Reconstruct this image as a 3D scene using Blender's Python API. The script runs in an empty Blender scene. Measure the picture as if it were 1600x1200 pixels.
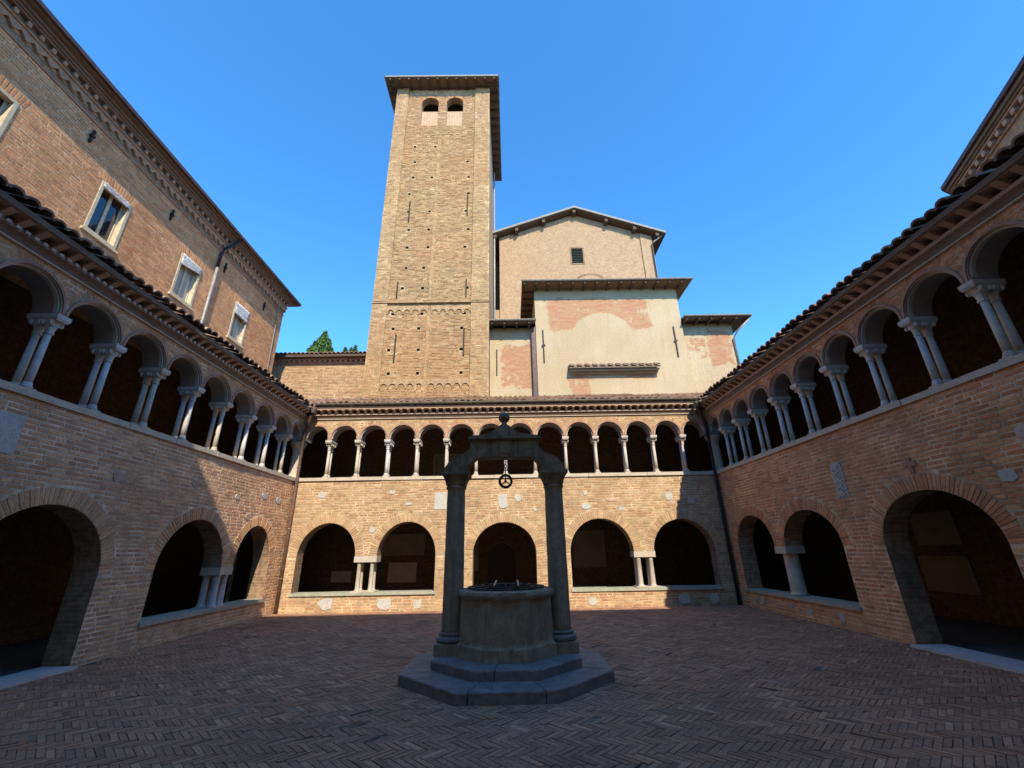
import bpy, math, random
import numpy as np
from mathutils import Matrix, Vector

random.seed(7)
RNG = np.random.default_rng(7)
scene = bpy.context.scene
R = math.radians

# ------------------------------------------------------------------ camera, sky, sun, exposure
PITCH, YAW, ROLL, FOC = 0.3721, 0.0080, -0.0184, 665.0     # focal length in pixels of a 1600 wide frame
EYE = np.array([0.0, 0.0, 1.6])
cp, sp, cy, sy = math.cos(PITCH), math.sin(PITCH), math.cos(YAW), math.sin(YAW)
FWD = np.array([sy * cp, cy * cp, sp]); RT0 = np.array([cy, -sy, 0]); UP0 = np.cross(RT0, FWD)
RT = math.cos(ROLL) * RT0 + math.sin(ROLL) * UP0
UP = -math.sin(ROLL) * RT0 + math.cos(ROLL) * UP0
cam_data = bpy.data.cameras.new('camera')
cam = bpy.data.objects.new('camera', cam_data)
scene.collection.objects.link(cam)
cam_data.sensor_width = 36.0
cam_data.lens = 36.0 * FOC / 1600.0
cam_data.clip_start, cam_data.clip_end = 0.05, 1500
cam.matrix_world = Matrix(((RT[0], UP[0], -FWD[0], EYE[0]), (RT[1], UP[1], -FWD[1], EYE[1]),
                           (RT[2], UP[2], -FWD[2], EYE[2]), (0, 0, 0, 1)))
scene.camera = cam

TO_SUN = Vector((0.30, -1.106, 1.0)).normalized()
SUN_EL = math.asin(TO_SUN.z)
world = bpy.data.worlds.new('World'); scene.world = world
world.use_nodes = True
wn = world.node_tree
sky = wn.nodes.new('ShaderNodeTexSky')
sky.sky_type = 'NISHITA'; sky.sun_disc = False
sky.sun_elevation = SUN_EL
sky.sun_rotation = math.atan2(TO_SUN.x, TO_SUN.y)
sky.altitude = 50; sky.air_density = 0.97; sky.dust_density = 0.05; sky.ozone_density = 10.0
hsv = wn.nodes.new('ShaderNodeHueSaturation'); hsv.inputs['Saturation'].default_value = 1.1; hsv.inputs['Hue'].default_value = 0.493   # deep summer blue, all over the sky
wn.links.new(sky.outputs[0], hsv.inputs['Color']); wn.links.new(hsv.outputs[0], wn.nodes['Background'].inputs[0])
wn.nodes['Background'].inputs[1].default_value = 0.15
sun_data = bpy.data.lights.new('sun', 'SUN')
sun_data.energy = 2.3; sun_data.angle = R(0.5); sun_data.color = (1.0, 0.90, 0.74)
sun = bpy.data.objects.new('sun', sun_data); scene.collection.objects.link(sun)
sun.rotation_euler = TO_SUN.to_track_quat('Z', 'Y').to_euler()
sun.location = (20, -60, 60)
vs = scene.view_settings
vs.view_transform = 'Standard'; vs.look = 'None'; vs.gamma = 1.0; vs.exposure = 1.53
vs.use_curve_mapping = False
scene.cycles.max_bounces = 12; scene.cycles.diffuse_bounces = 10

# ------------------------------------------------------------------ node helpers
class Tree:
    def __init__(s, name, rough=0.9, spec=0.3):
        s.mat = bpy.data.materials.new(name); s.mat.use_nodes = True
        s.t = s.mat.node_tree; s.b = s.t.nodes['Principled BSDF']
        s.b.inputs['Roughness'].default_value = rough
        s.b.inputs['Specular IOR Level'].default_value = spec
        s._pos = None
    def n(s, typ, **kw):
        x = s.t.nodes.new('ShaderNode' + typ)
        for k, v in kw.items(): setattr(x, k, v)
        return x
    def put(s, inp, v):
        if hasattr(v, 'is_linked') or hasattr(v, 'links'): s.t.links.new(v, inp)
        elif v is not None:
            if isinstance(v, (tuple, list)) and len(v) == 3 and inp.type == 'RGBA': v = (*v, 1)
            inp.default_value = v
    @property
    def pos(s):
        if s._pos is None: s._pos = s.n('NewGeometry').outputs['Position']
        return s._pos
    def sep(s, v):
        x = s.n('SeparateXYZ'); s.put(x.inputs[0], v); return x.outputs
    def comb(s, a, b, c):
        x = s.n('CombineXYZ')
        for i, v in enumerate((a, b, c)): s.put(x.inputs[i], v)
        return x.outputs[0]
    def m(s, op, a, b=None, c=None, clamp=False):
        x = s.n('Math', operation=op, use_clamp=clamp)
        for i, v in enumerate((a, b, c)):
            if v is not None: s.put(x.inputs[i], v)
        return x.outputs[0]
    def ss(s, v, a, b, lo=0.0, hi=1.0):
        x = s.n('MapRange', interpolation_type='SMOOTHSTEP')
        for i, w in enumerate((v, a, b, lo, hi)): s.put(x.inputs[i], w)
        return x.outputs[0]
    def noise(s, scale, detail=4, rough=0.55, vec=None, dist=0.0, col=False):
        x = s.n('TexNoise'); s.put(x.inputs['Vector'], vec if vec is not None else s.pos)
        x.inputs['Scale'].default_value = scale; x.inputs['Detail'].default_value = detail
        x.inputs['Roughness'].default_value = rough; x.inputs['Distortion'].default_value = dist
        return x.outputs[1 if col else 0]
    def mix(s, f, a, b, mode='MIX'):
        x = s.n('Mix', data_type='RGBA', blend_type=mode)
        s.put(x.inputs[0], f); s.put(x.inputs[6], a); s.put(x.inputs[7], b)
        return x.outputs[2]
    def ramp(s, f, stops, const=False):
        x = s.n('ValToRGB'); s.put(x.inputs[0], f); cr = x.color_ramp
        if const: cr.interpolation = 'CONSTANT'
        while len(cr.elements) < len(stops): cr.elements.new(0.5)
        for e, (p, c) in zip(cr.elements, stops): e.position = p; e.color = (*c, 1)
        return x.outputs[0]
    def bump(s, h, strength=0.4, dist=0.01):
        x = s.n('Bump'); x.inputs['Strength'].default_value = strength; x.inputs['Distance'].default_value = dist
        s.put(x.inputs['Height'], h); s.t.links.new(x.outputs[0], s.b.inputs['Normal'])
    def col(s, c): s.put(s.b.inputs['Base Color'], c); return s
    def stretch(s, sx, sy_, sz):
        x = s.n('VectorMath', operation='MULTIPLY'); s.put(x.inputs[0], s.pos); x.inputs[1].default_value = (sx, sy_, sz)
        return x.outputs[0]

def vary(t, c, amt=0.35, scale=2.0, detail=5):
    f = t.ss(t.noise(scale, detail), 0.3, 0.7, 1 - amt, 1 + amt * 0.5)
    return t.mix(1.0, c, t.comb(f, f, f), 'MULTIPLY')

def brick_mat(name, pal, lime, stain, smear=0.35, zone=None, mul=(1, 1, 1), bmp=0.55, top=None, dirt=0.5, calm=0.0, salts=0.0):
    """single bricks: a colour per brick, lime smears and soot with their own shapes"""
    av = np.mean(pal, 0); pal = [tuple((c * (1 - calm) + a_ * calm) * m_ for c, a_, m_ in zip(p, av, mul)) for p in pal]; lime, stain = (tuple(c * m_ for c, m_ in zip(p, mul)) for p in (lime, stain))
    t = Tree(name, 0.92, 0.15)
    a = t.n('Attribute', attribute_name='rnd'); oi = t.n('ObjectInfo')
    r = t.m('FRACT', t.m('ADD', a.outputs['Fac'], oi.outputs['Random']))
    c = t.ramp(r, [(i / len(pal), p) for i, p in enumerate(pal)], True)
    r2 = t.m('FRACT', t.m('MULTIPLY', r, 57.3))
    k = t.ss(r2, 0, 1, 0.84, 1.14)
    c = t.mix(1.0, c, t.comb(k, k, k), 'MULTIPLY')
    if zone: c = t.mix(t.ss(t.noise(zone[0], 3), 0.44, 0.6, 0, zone[2]), c, zone[1])
    c = t.mix(t.ss(t.noise(17, 6, 0.65), 0.48, 0.68, 0, smear), c, lime)
    c = t.mix(t.ss(t.noise(0.7, 6, 0.65), 0.47, 0.70, 0, dirt), c, stain)
    if top: c = t.mix(t.ss(t.sep(t.pos)[2], top[0], top[1], 0, .75), c, top[2])
    if salts:                                        # salts and splash on the lowest courses, damp patches higher up
        low = t.m('MULTIPLY', t.ss(t.m('ADD', t.sep(t.pos)[2], t.m('MULTIPLY', t.noise(0.9, 5, 0.65), 1.6)), 0.7, 1.7, 1, 0), t.ss(t.noise(4, 5, 0.7), 0.4, 0.6))
        c = t.mix(t.m('MULTIPLY', low, salts), c, lime)
        c = t.mix(t.ss(t.noise(0.35, 4, 0.6), 0.52, 0.66, 0, 0.3), c, (.50, .25, .13))
        c = t.mix(t.ss(t.noise(0.9, 6, 0.7, vec=t.stretch(1, 1, .45)), 0.56, 0.7, 0, 0.55), c, (.24, .17, .12))
    c = vary(t, c, 0.25, 30, 4)
    t.col(c)
    t.bump(t.m('ADD', t.noise(55, 5, 0.7), t.m('MULTIPLY', t.noise(14, 3), 0.8)), bmp, 0.006)
    return t.mat

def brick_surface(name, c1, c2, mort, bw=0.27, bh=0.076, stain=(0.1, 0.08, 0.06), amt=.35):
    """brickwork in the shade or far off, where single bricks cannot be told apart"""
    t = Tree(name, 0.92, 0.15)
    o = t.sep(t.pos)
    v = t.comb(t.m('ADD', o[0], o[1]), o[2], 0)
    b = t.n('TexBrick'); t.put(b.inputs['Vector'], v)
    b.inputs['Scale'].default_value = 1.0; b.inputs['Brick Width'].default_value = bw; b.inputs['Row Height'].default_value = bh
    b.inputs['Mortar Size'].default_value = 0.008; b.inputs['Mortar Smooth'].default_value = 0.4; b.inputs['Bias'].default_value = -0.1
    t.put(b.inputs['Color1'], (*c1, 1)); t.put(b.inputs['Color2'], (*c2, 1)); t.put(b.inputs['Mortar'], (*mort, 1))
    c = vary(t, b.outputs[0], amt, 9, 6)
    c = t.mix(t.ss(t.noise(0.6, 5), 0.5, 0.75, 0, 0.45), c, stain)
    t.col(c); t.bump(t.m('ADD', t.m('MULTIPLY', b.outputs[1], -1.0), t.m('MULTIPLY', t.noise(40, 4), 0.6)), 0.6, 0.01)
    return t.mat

def stone_mat(name, a, b, c, scale=3.0, rough=0.8, bump=0.4, streak=0.0, spec=0.3):
    t = Tree(name, rough, spec)
    col = t.mix(t.ss(t.noise(scale, 6, 0.6, dist=0.6), 0.35, 0.65), a, b)
    col = t.mix(t.ss(t.noise(scale * 4, 5, 0.65), 0.52, 0.72, 0, 0.7), col, c)
    if streak: col = t.mix(t.ss(t.noise(1.0, 5, 0.6, vec=t.stretch(9, 9, 0.9)), 0.45, 0.7, 0, streak), col, c)
    t.col(vary(t, col, 0.15, 60, 3))
    t.bump(t.m('ADD', t.noise(45, 6, 0.7), t.noise(9, 4)), bump, 0.01)
    return t.mat

def plain(name, c, rough=0.6, amt=0.2, metal=0.0, scale=8, bump=0.0, spec=0.3):
    t = Tree(name, rough, spec); t.b.inputs['Metallic'].default_value = metal
    t.col(vary(t, c, amt, scale, 4))
    if bump: t.bump(t.noise(40, 5), bump, 0.01)
    return t.mat

LIME = (0.55, 0.47, 0.38)
MAT = {}
MAT['brick'] = brick_mat('brick_court', [(.42, .245, .165), (.47, .31, .21), (.38, .22, .155), (.50, .36, .25), (.44, .26, .175),
                         (.34, .225, .175), (.48, .33, .22), (.40, .29, .22), (.51, .40, .29)], LIME, (.34, .25, .19), 0.35, mul=(1.40, .95, .60), bmp=.25, calm=.2, salts=.6)
MAT['brick_tan'] = brick_mat('brick_tan_wing', [(.42, .27, .185), (.47, .33, .23), (.39, .25, .18), (.50, .37, .265), (.44, .285, .195),
                         (.36, .25, .195), (.48, .34, .235), (.42, .31, .235), (.51, .40, .29)], LIME, (.36, .275, .21), 0.35, mul=(1.44, 1.12, .78), bmp=.25, calm=.25, salts=.6)
MAT['brick_pale'] = brick_mat('brick_sunlit_copy', [(.52, .38, .24), (.56, .44, .29), (.50, .315, .20), (.58, .46, .30), (.51, .34, .215),
                              (.47, .31, .205), (.55, .42, .26), (.58, .47, .31)], (.60, .50, .35), (.46, .33, .22), 0.4, mul=(.90, .77, .64), bmp=.35, calm=.05)  # copy of the court brick with the sunlit tone in its colours
MAT['arch_pale'] = brick_mat('arch_brick_sunlit_copy', [(.55, .40, .26), (.58, .44, .285), (.53, .36, .235), (.59, .46, .30), (.51, .34, .22)], (.60, .50, .35), (.48, .36, .24), 0.5, mul=(.90, .78, .65), bmp=.35)  # arch bricks of the far wing, sunlit tone put into the colours
MAT['brick_tower'] = brick_mat('brick_tower', [(.48, .35, .20), (.52, .395, .235), (.45, .30, .175), (.54, .42, .25), (.44, .30, .18),
                               (.50, .37, .215), (.41, .30, .19), (.55, .43, .26)], (.54, .44, .28), (.36, .27, .165), 0.4,
                               zone=(0.30, (.46, .24, .11), 0.5), mul=(.90, .75, .59), bmp=.5, top=(24.2, 25.4, (.44, .265, .15)))
MAT['brick_palazzo'] = brick_mat('brick_palazzo', [(.48, .30, .18), (.51, .35, .215), (.45, .27, .165), (.53, .39, .25), (.46, .29, .18),
                                 (.42, .28, .19), (.52, .37, .22)], (.58, .47, .33), (.40, .30, .20), 0.35, mul=(1.28, .88, .58), bmp=.12, calm=.1, dirt=.4)
def mortar(name, c, bmp=.15):
    t = Tree(name, 0.95, 0.1); t.col(vary(t, vary(t, c, 0.35, 5, 6), 0.3, 0.8, 4)); t.bump(t.noise(60, 6, 0.7), bmp, 0.006); return t.mat
MAT['mortar'] = mortar('lime_mortar', (.70, .50, .32))
MAT['mortar_tan'] = mortar('tan_wing_mortar', (.74, .57, .40))
MAT['mortar_pale'] = mortar('pale_mortar', (.58, .43, .265))
MAT['mortar_palazzo'] = mortar('palazzo_mortar', (.64, .44, .265), .1)
MAT['mortar_tower'] = mortar('tower_mortar', (.49, .35, .185))
MAT['brick_shade'] = brick_surface('shade_toned_brickwork', (.16, .092, .054), (.20, .124, .072), (.225, .152, .098))  # dark copy of the brick, gallery shade put into its colour
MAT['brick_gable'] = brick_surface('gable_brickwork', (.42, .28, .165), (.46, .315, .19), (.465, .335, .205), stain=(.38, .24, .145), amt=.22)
MAT['brick_reveal'] = brick_surface('shade_toned_reveal', (.30, .185, .11), (.36, .235, .14), (.39, .28, .17))  # darker brick, shade of the arch recesses put into its colour
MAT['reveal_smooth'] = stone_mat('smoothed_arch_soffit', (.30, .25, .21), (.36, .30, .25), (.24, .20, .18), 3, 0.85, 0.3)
MAT['terracotta'] = stone_mat('terracotta_moulding', (.46, .28, .19), (.53, .36, .26), (.38, .24, .18), 5, 0.85, 0.4)
MAT['tower_arch'] = brick_surface('tower_arch_brick', (.42, .275, .145), (.48, .32, .17), (.46, .32, .175), stain=(.33, .21, .12))
MAT['infill'] = stone_mat('belfry_infill', (.48, .31, .18), (.53, .37, .22), (.42, .26, .15), 3, 0.85, 0.3)
MAT['terracotta_pale'] = stone_mat('sunlit_copy_moulding', (.60, .42, .29), (.66, .49, .35), (.50, .34, .24), 5, 0.85, 0.3)  # lighter copy of the moulding, sunlight put into its colour
MAT['palazzo_trim'] = stone_mat('palazzo_trim_brick', (.40, .24, .145), (.47, .30, .185), (.31, .19, .125), 6, 0.9, 0.4)
MAT['terracotta_red'] = stone_mat('terracotta_ring', (.40, .21, .145), (.46, .28, .19), (.32, .18, .13), 5, 0.85, 0.4)
MAT['brown_cove'] = stone_mat('brown_moulding', (.20, .135, .095), (.26, .18, .125), (.15, .11, .085), 4, 0.85, 0.4)
MAT['marble'] = stone_mat('grey_marble', (.54, .50, .455), (.62, .58, .53), (.39, .36, .33), 3, 0.55, 0.25, 0.35, 0.4)
MAT['marble_warm'] = stone_mat('warm_marble', (.50, .43, .335), (.57, .50, .40), (.38, .32, .25), 3, 0.6, 0.3, 0.3, 0.4)
MAT['marble_pink'] = stone_mat('pink_marble', (.50, .39, .33), (.56, .46, .40), (.38, .29, .25), 3, 0.6, 0.3, 0.3, 0.4)
MAT['marble_white'] = stone_mat('white_marble', (.47, .445, .39), (.55, .525, .465), (.33, .30, .25), 11, 0.75, 0.7, 0.0, 0.3)
MAT['marble_worn'] = stone_mat('worn_ledge', (.52, .43, .32), (.59, .50, .38), (.37, .30, .22), 4, 0.75, 0.6)
MAT['stone_green'] = stone_mat('mossy_sill_stone', (.34, .34, .26), (.44, .42, .32), (.27, .28, .20), 4, 0.85, 0.6)
MAT['stone_well'] = stone_mat('weathered_well_stone', (.31, .235, .145), (.42, .325, .21), (.17, .13, .085), 6, 0.9, 1.0, 0.5)
MAT['stone_arch'] = stone_mat('backlit_well_arch', (.22, .152, .08), (.33, .235, .13), (.11, .078, .045), 6, 0.9, 1.0, 0.7)  # darker than the well stone, backlit shade put into the colour
MAT['stone_step'] = stone_mat('grey_step_stone', (.19, .165, .14), (.27, .235, .205), (.115, .10, .085), 5, 0.7, 0.8, 0.0, 0.35)
MAT['stone_dark'] = stone_mat('dark_floor', (.12, .10, .085), (.16, .13, .11), (.09, .075, .065), 3, 0.9, 0.5)
MAT['paving'] = brick_mat('paving_brick', [(.185, .14, .125), (.20, .152, .132), (.17, .13, .118), (.215, .168, .145), (.19, .145, .128),
                          (.165, .132, .122), (.205, .155, .135), (.195, .15, .13), (.18, .14, .122), (.19, .148, .13), (.26, .205, .175), (.13, .105, .10)], (.23, .195, .175), (.12, .096, .088), 0.35, mul=(2.2, 1.5, 1.0), bmp=.4, dirt=.8, calm=.15)
def joints():
    t = Tree('dirt_joint', 0.95, 0.1)
    t.col(t.mix(t.ss(t.noise(1.1, 6, 0.7), 0.42, 0.6), (.06, .048, .038), (.27, .21, .155))); t.bump(t.noise(50, 5), 0.5, 0.01); return t.mat
MAT['paving_joint'] = joints()
MAT['tile'] = brick_mat('roof_tile', [(.30, .17, .11), (.36, .22, .145), (.26, .15, .105), (.40, .27, .18), (.23, .16, .12), (.33, .20, .14)],
                        (.30, .26, .20), (.15, .12, .09), 0.5)
MAT['wood'] = stone_mat('dark_timber', (.09, .062, .042), (.13, .09, .06), (.06, .043, .032), 6, 0.8, 0.4)
MAT['wood_mid'] = stone_mat('eave_boards', (.17, .115, .075), (.22, .155, .10), (.12, .083, .056), 6, 0.8, 0.4)
MAT['door'] = stone_mat('old_door_wood', (.07, .05, .038), (.09, .065, .048), (.05, .036, .028), 6, 0.7, 0.4)
MAT['iron'] = plain('wrought_iron', (.035, .030, .027), 0.6, 0.3, 0.5)
MAT['iron_bright'] = plain('galvanised_bar', (.42, .40, .37), 0.5, 0.2, 0.3)
MAT['copper_brown'] = plain('brown_downpipe', (.20, .125, .095), 0.5, 0.25, 0.3)
MAT['pipe_dark'] = plain('dark_downpipe', (.045, .038, .035), 0.5, 0.25, 0.3)
MAT['pipe_grey'] = plain('grey_downpipe', (.34, .32, .29), 0.5, 0.25, 0.2)
MAT['gutter'] = plain('weathered_gutter', (.20, .175, .135), 0.6, 0.25, 0.3)
MAT['gutter_brown'] = plain('brown_gutter', (.10, .062, .055), 0.5, 0.25, 0.3)
MAT['plaster_in'] = stone_mat('interior_plaster', (.30, .24, .165), (.36, .29, .20), (.24, .19, .13), 2, 0.9, 0.3)
MAT['window_wood'] = plain('pale_window_frame', (.60, .50, .33), 0.6, 0.2)
MAT['blind'] = plain('white_blind', (.68, .65, .60), 0.85, 0.15, 0, 3, 0.3)
MAT['shutter'] = plain('green_shutter', (.055, .07, .06), 0.6, 0.25)
MAT['zinc'] = plain('pale_roof_edge', (.24, .23, .20), 0.6, 0.2)
MAT['bell'] = plain('bronze_bell', (.10, .085, .05), 0.45, 0.2, 0.8)
MAT['bark'] = plain('bark', (.09, .065, .045), 0.9, 0.3, 0, 6, 0.6)
def glass():
    t = Tree('window_glass', 0.04, 0.8); t.col((.012, .016, .022)); t.b.inputs['IOR'].default_value = 1.6
    t.bump(t.noise(2.5, 2), 0.03, 0.05); return t.mat
MAT['glass'] = glass()
def curtain_glass():
    t = Tree('window_glass_curtain', 0.08, 0.8); t.col((.30, .31, .29)); return t.mat
MAT['glass_pale'] = curtain_glass()
def leafm():
    t = Tree('cypress_leaf', 0.7, 0.2); oi = t.n('Attribute', attribute_name='rnd')
    t.col(t.ramp(oi.outputs['Fac'], [(0, (.05, .11, .03)), (.5, (.09, .18, .045)), (1, (.14, .23, .06))])); return t.mat
MAT['leaf'] = leafm()

def plaster_mat(name, boxes, arch=None, specks=None):
    """cream plaster; the older red coat shows where the cream has come away (own shapes, in metres on the wall)"""
    t = Tree(name, 0.92, 0.15); o = t.sep(t.pos); x, z = o[0], o[2]
    warp = t.noise(1.6, 6, 0.68); fine = t.noise(6, 5, 0.7)
    base = t.mix(t.ss(t.noise(0.5, 6, 0.6), 0.35, 0.68), (.475, .365, .215), (.53, .425, .27))
    base = t.mix(t.ss(t.noise(1.0, 6, 0.65, vec=t.stretch(3.0, 3.0, 0.5)), 0.5, 0.75, 0, 0.55), base, (.43, .325, .175))
    base = t.mix(t.ss(fine, 0.56, 0.75, 0, 0.4), base, (.42, .32, .18))
    red = t.mix(t.ss(t.noise(2.5, 6, 0.7, vec=t.stretch(1, 1, 3.5)), 0.35, 0.65), (.41, .175, .095), (.46, .27, .145))
    mask = 0.0
    for (x0, x1, z0, z1, soft, rag, thr) in boxes:
        k = t.m('MULTIPLY', t.m('SUBTRACT', warp, 0.5), rag)
        xx, zz = t.m('ADD', x, k), t.m('ADD', z, k)
        b = t.m('MULTIPLY', t.m('MULTIPLY', t.ss(xx, x0, x0 + soft), t.ss(xx, x1 - soft, x1, 1, 0)),
                t.m('MULTIPLY', t.ss(zz, z0, z0 + soft), t.ss(zz, z1 - soft, z1, 1, 0)))
        b = t.m('MULTIPLY', b, t.ss(t.m('ADD', t.m('MULTIPLY', t.noise(1.3, 8, 0.75), .75), t.m('MULTIPLY', t.noise(5.0, 8, 0.8, vec=t.stretch(1, 1, .6)), .25)), thr - 0.025, thr + 0.025))
        mask = t.m('MAXIMUM', mask, b)
    if arch:
        ax, az, ar, rz = arch
        d = t.m('SQRT', t.m('ADD', t.m('POWER', t.m('DIVIDE', t.m('SUBTRACT', x, ax), ar), 2), t.m('POWER', t.m('DIVIDE', t.m('SUBTRACT', z, az), rz), 2)))
        mask = t.m('MULTIPLY', mask, t.ss(t.m('ADD', d, t.m('MULTIPLY', t.m('SUBTRACT', fine, 0.5), 0.15)), 0.96, 1.0))
    c = t.mix(t.m('MULTIPLY', mask, 0.86), base, red)
    c = t.mix(t.ss(t.noise(1.0, 7, 0.7, vec=t.stretch(5, 5, .35)), 0.55, 0.72, 0, 0.5), c, (.34, .255, .15))      # rain streaks
    t.col(vary(t, c, 0.16, 18, 6)); t.bump(t.m('ADD', t.noise(30, 6, 0.7), t.m('MULTIPLY', mask, -2.0)), 0.35, 0.012)
    return t.mat

# ------------------------------------------------------------------ mesh helpers
COL = scene.collection
ORG = {}                                             # world origin of every object made here
class Frame:
    """wall coordinates: u along the wall, n out of it, z up"""
    def __init__(s, o, u, n): s.o, s.u, s.nn = (np.array(v, float) for v in (o, u, n))
    def __call__(s, p):
        p = np.atleast_2d(np.asarray(p, float))
        return s.o + p[:, :1] * s.u + p[:, 1:2] * s.nn + p[:, 2:3] * np.array([0, 0, 1.0])
WORLD = Frame((0, 0, 0), (1, 0, 0), (0, 1, 0))
class MB:
    def __init__(s, fr=WORLD): s.fr, s.v, s.f, s.mi, s.cnt = fr, [], [], [], 0
    def add(s, V, F, mi=0):
        V = s.fr(V); s.v.append(V); b = s.cnt
        s.f += [tuple(i + b for i in f) for f in F]; s.mi += [mi] * len(F); s.cnt += len(V); return s
    def box(s, u0, u1, n0, n1, z0, z1, mi=0):
        V = [(u, n, z) for u in (u0, u1) for n in (n0, n1) for z in (z0, z1)]
        return s.add(V, [(0, 1, 3, 2), (4, 6, 7, 5), (0, 4, 5, 1), (2, 3, 7, 6), (0, 2, 6, 4), (1, 5, 7, 3)], mi)
    def prism(s, poly, n0, n1, mi=0):                 # poly in (u, z)
        k = len(poly); V = [(u, n0, z) for u, z in poly] + [(u, n1, z) for u, z in poly]
        F = [tuple(range(k)), tuple(range(2 * k - 1, k - 1, -1))] + [(i, (i + 1) % k, k + (i + 1) % k, k + i) for i in range(k)]
        return s.add(V, F, mi)
    def slab(s, poly, z0, z1, mi=0):                  # poly in (u, n)
        k = len(poly); V = [(u, n, z0) for u, n in poly] + [(u, n, z1) for u, n in poly]
        F = [tuple(range(k)), tuple(range(2 * k - 1, k - 1, -1))] + [(i, (i + 1) % k, k + (i + 1) % k, k + i) for i in range(k)]
        return s.add(V, F, mi)
    def lathe(s, c, prof, seg=16, mi=0, sq=None, jit=0.0):  # prof: (radius, z); sq: superellipse power
        V = []; k = len(prof)
        for r, z in prof:
            for j in range(seg):
                a = 2 * math.pi * (j + 0.5) / seg; q = 1.0
                if sq: q = (abs(math.cos(a)) ** sq + abs(math.sin(a)) ** sq) ** (-1 / sq)
                rr = r * q * (1 + random.uniform(-jit, jit))
                V.append((c[0] + rr * math.cos(a), c[1] + rr * math.sin(a), c[2] + z))
        F = [(i * seg + j, i * seg + (j + 1) % seg, (i + 1) * seg + (j + 1) % seg, (i + 1) * seg + j) for i in range(k - 1) for j in range(seg)]
        F += [tuple(range(seg - 1, -1, -1)), tuple((k - 1) * seg + j for j in range(seg))]
        return s.add(V, F, mi)
    def tube(s, pts, r, seg=8, mi=0):
        P = [np.array(p, float) for p in pts]; V = []; k = len(P)
        for i, p in enumerate(P):
            d = P[min(i + 1, k - 1)] - P[max(i - 1, 0)]; d /= np.linalg.norm(d)
            h = np.array([0, 0, 1.0]) if abs(d[2]) < 0.9 else np.array([1.0, 0, 0])
            a = np.cross(d, h); a /= np.linalg.norm(a); b = np.cross(d, a)
            rr = r[i] if isinstance(r, (list, tuple)) else r
            for j in range(seg):
                t = 2 * math.pi * j / seg; V.append(p + rr * (math.cos(t) * a + math.sin(t) * b))
        F = [(i * seg + j, i * seg + (j + 1) % seg, (i + 1) * seg + (j + 1) % seg, (i + 1) * seg + j) for i in range(k - 1) for j in range(seg)]
        F += [tuple(range(seg - 1, -1, -1)), tuple((k - 1) * seg + j for j in range(seg))]
        return s.add(V, F, mi)
    def ring(s, c, r0, r1, n0, n1, a0, a1, seg=24, mi=0, ry=1.0, z_add=0.0):   # flat arc band in the (u, z) plane
        V = []; F = []
        for i in range(seg + 1):
            a = a0 + (a1 - a0) * i / seg
            for r in (r0, r1):
                for n in (n0, n1): V.append((c[0] + r * math.cos(a), n, c[1] + r * math.sin(a) * ry))
        for i in range(seg):
            b = i * 4
            F += [(b, b + 4, b + 5, b + 1), (b + 2, b + 3, b + 7, b + 6), (b + 1, b + 5, b + 7, b + 3), (b, b + 2, b + 6, b + 4)]
        e = seg * 4; F += [(0, 1, 3, 2), (e, e + 2, e + 3, e + 1)]
        return s.add(V, F, mi)
    def build(s, name, mats, parent=None, smooth=False, kind=None, rnd=None):
        V = np.concatenate(s.v); return mesh_obj(name, V, s.f, mats, parent, s.mi, smooth, kind, rnd)

def make_mesh(name, V, F, mats, mi=None, smooth=False, rnd=None):
    me = bpy.data.meshes.new(name)
    if isinstance(F, np.ndarray):
        nf, k = F.shape
        me.vertices.add(len(V)); me.vertices.foreach_set('co', np.asarray(V, np.float32).ravel())
        me.loops.add(nf * k); me.loops.foreach_set('vertex_index', F.astype(np.int32).ravel())
        me.polygons.add(nf); me.polygons.foreach_set('loop_start', np.arange(0, nf * k, k, dtype=np.int32))
        me.update(calc_edges=True)
    else:
        me.from_pydata([tuple(v) for v in V], [], F); me.update()
    for m_ in (mats if isinstance(mats, (list, tuple)) else [mats]): me.materials.append(MAT[m_] if isinstance(m_, str) else m_)
    if mi is not None and any(mi): me.polygons.foreach_set('material_index', np.array(mi, np.int32))
    me.polygons.foreach_set('use_smooth', np.full(len(me.polygons), smooth, bool))
    if rnd is not None:
        at = me.attributes.new('rnd', 'FLOAT', 'FACE'); at.data.foreach_set('value', np.asarray(rnd, np.float32))
    return me
def link(name, data, loc, parent=None):
    o = bpy.data.objects.new(name, data); COL.objects.link(o)
    ORG[o.name] = np.array(loc, float)
    if parent is not None:
        o.parent = parent; o.location = tuple(np.array(loc) - ORG[parent.name])
    else: o.location = tuple(loc)
    return o
def mesh_obj(name, V, F, mats, parent=None, mi=None, smooth=False, kind=None, rnd=None):
    V = np.asarray(V, float); c = (V.min(0) + V.max(0)) / 2
    if parent is None: c[2] = V[:, 2].min()
    o = link(name, make_mesh(name, V - c, F, mats, mi, smooth, rnd), c, parent)
    if kind: o['kind'] = kind
    return o
def inst(name, me, p, axes, parent):
    """an object of its own that shares mesh data: axes are the world directions of its local x, y, z (may be scaled)"""
    o = link(name, me, p, parent)
    A = np.array(axes).T; q = np.array(p) - ORG[parent.name]
    o.matrix_basis = Matrix([[*A[0], q[0]], [*A[1], q[1]], [*A[2], q[2]], [0, 0, 0, 1]])
    return o
def thing(name, loc, label, cat, group=None):
    o = bpy.data.objects.new(name, None); COL.objects.link(o); o.location = loc; o.empty_display_size = 0.3
    ORG[o.name] = np.array(loc, float); o['label'] = label; o['category'] = cat
    if group: o['group'] = group
    return o
def tag(o, label, cat, group=None):
    o['label'] = label; o['category'] = cat
    if group: o['group'] = group
    return o
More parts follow.
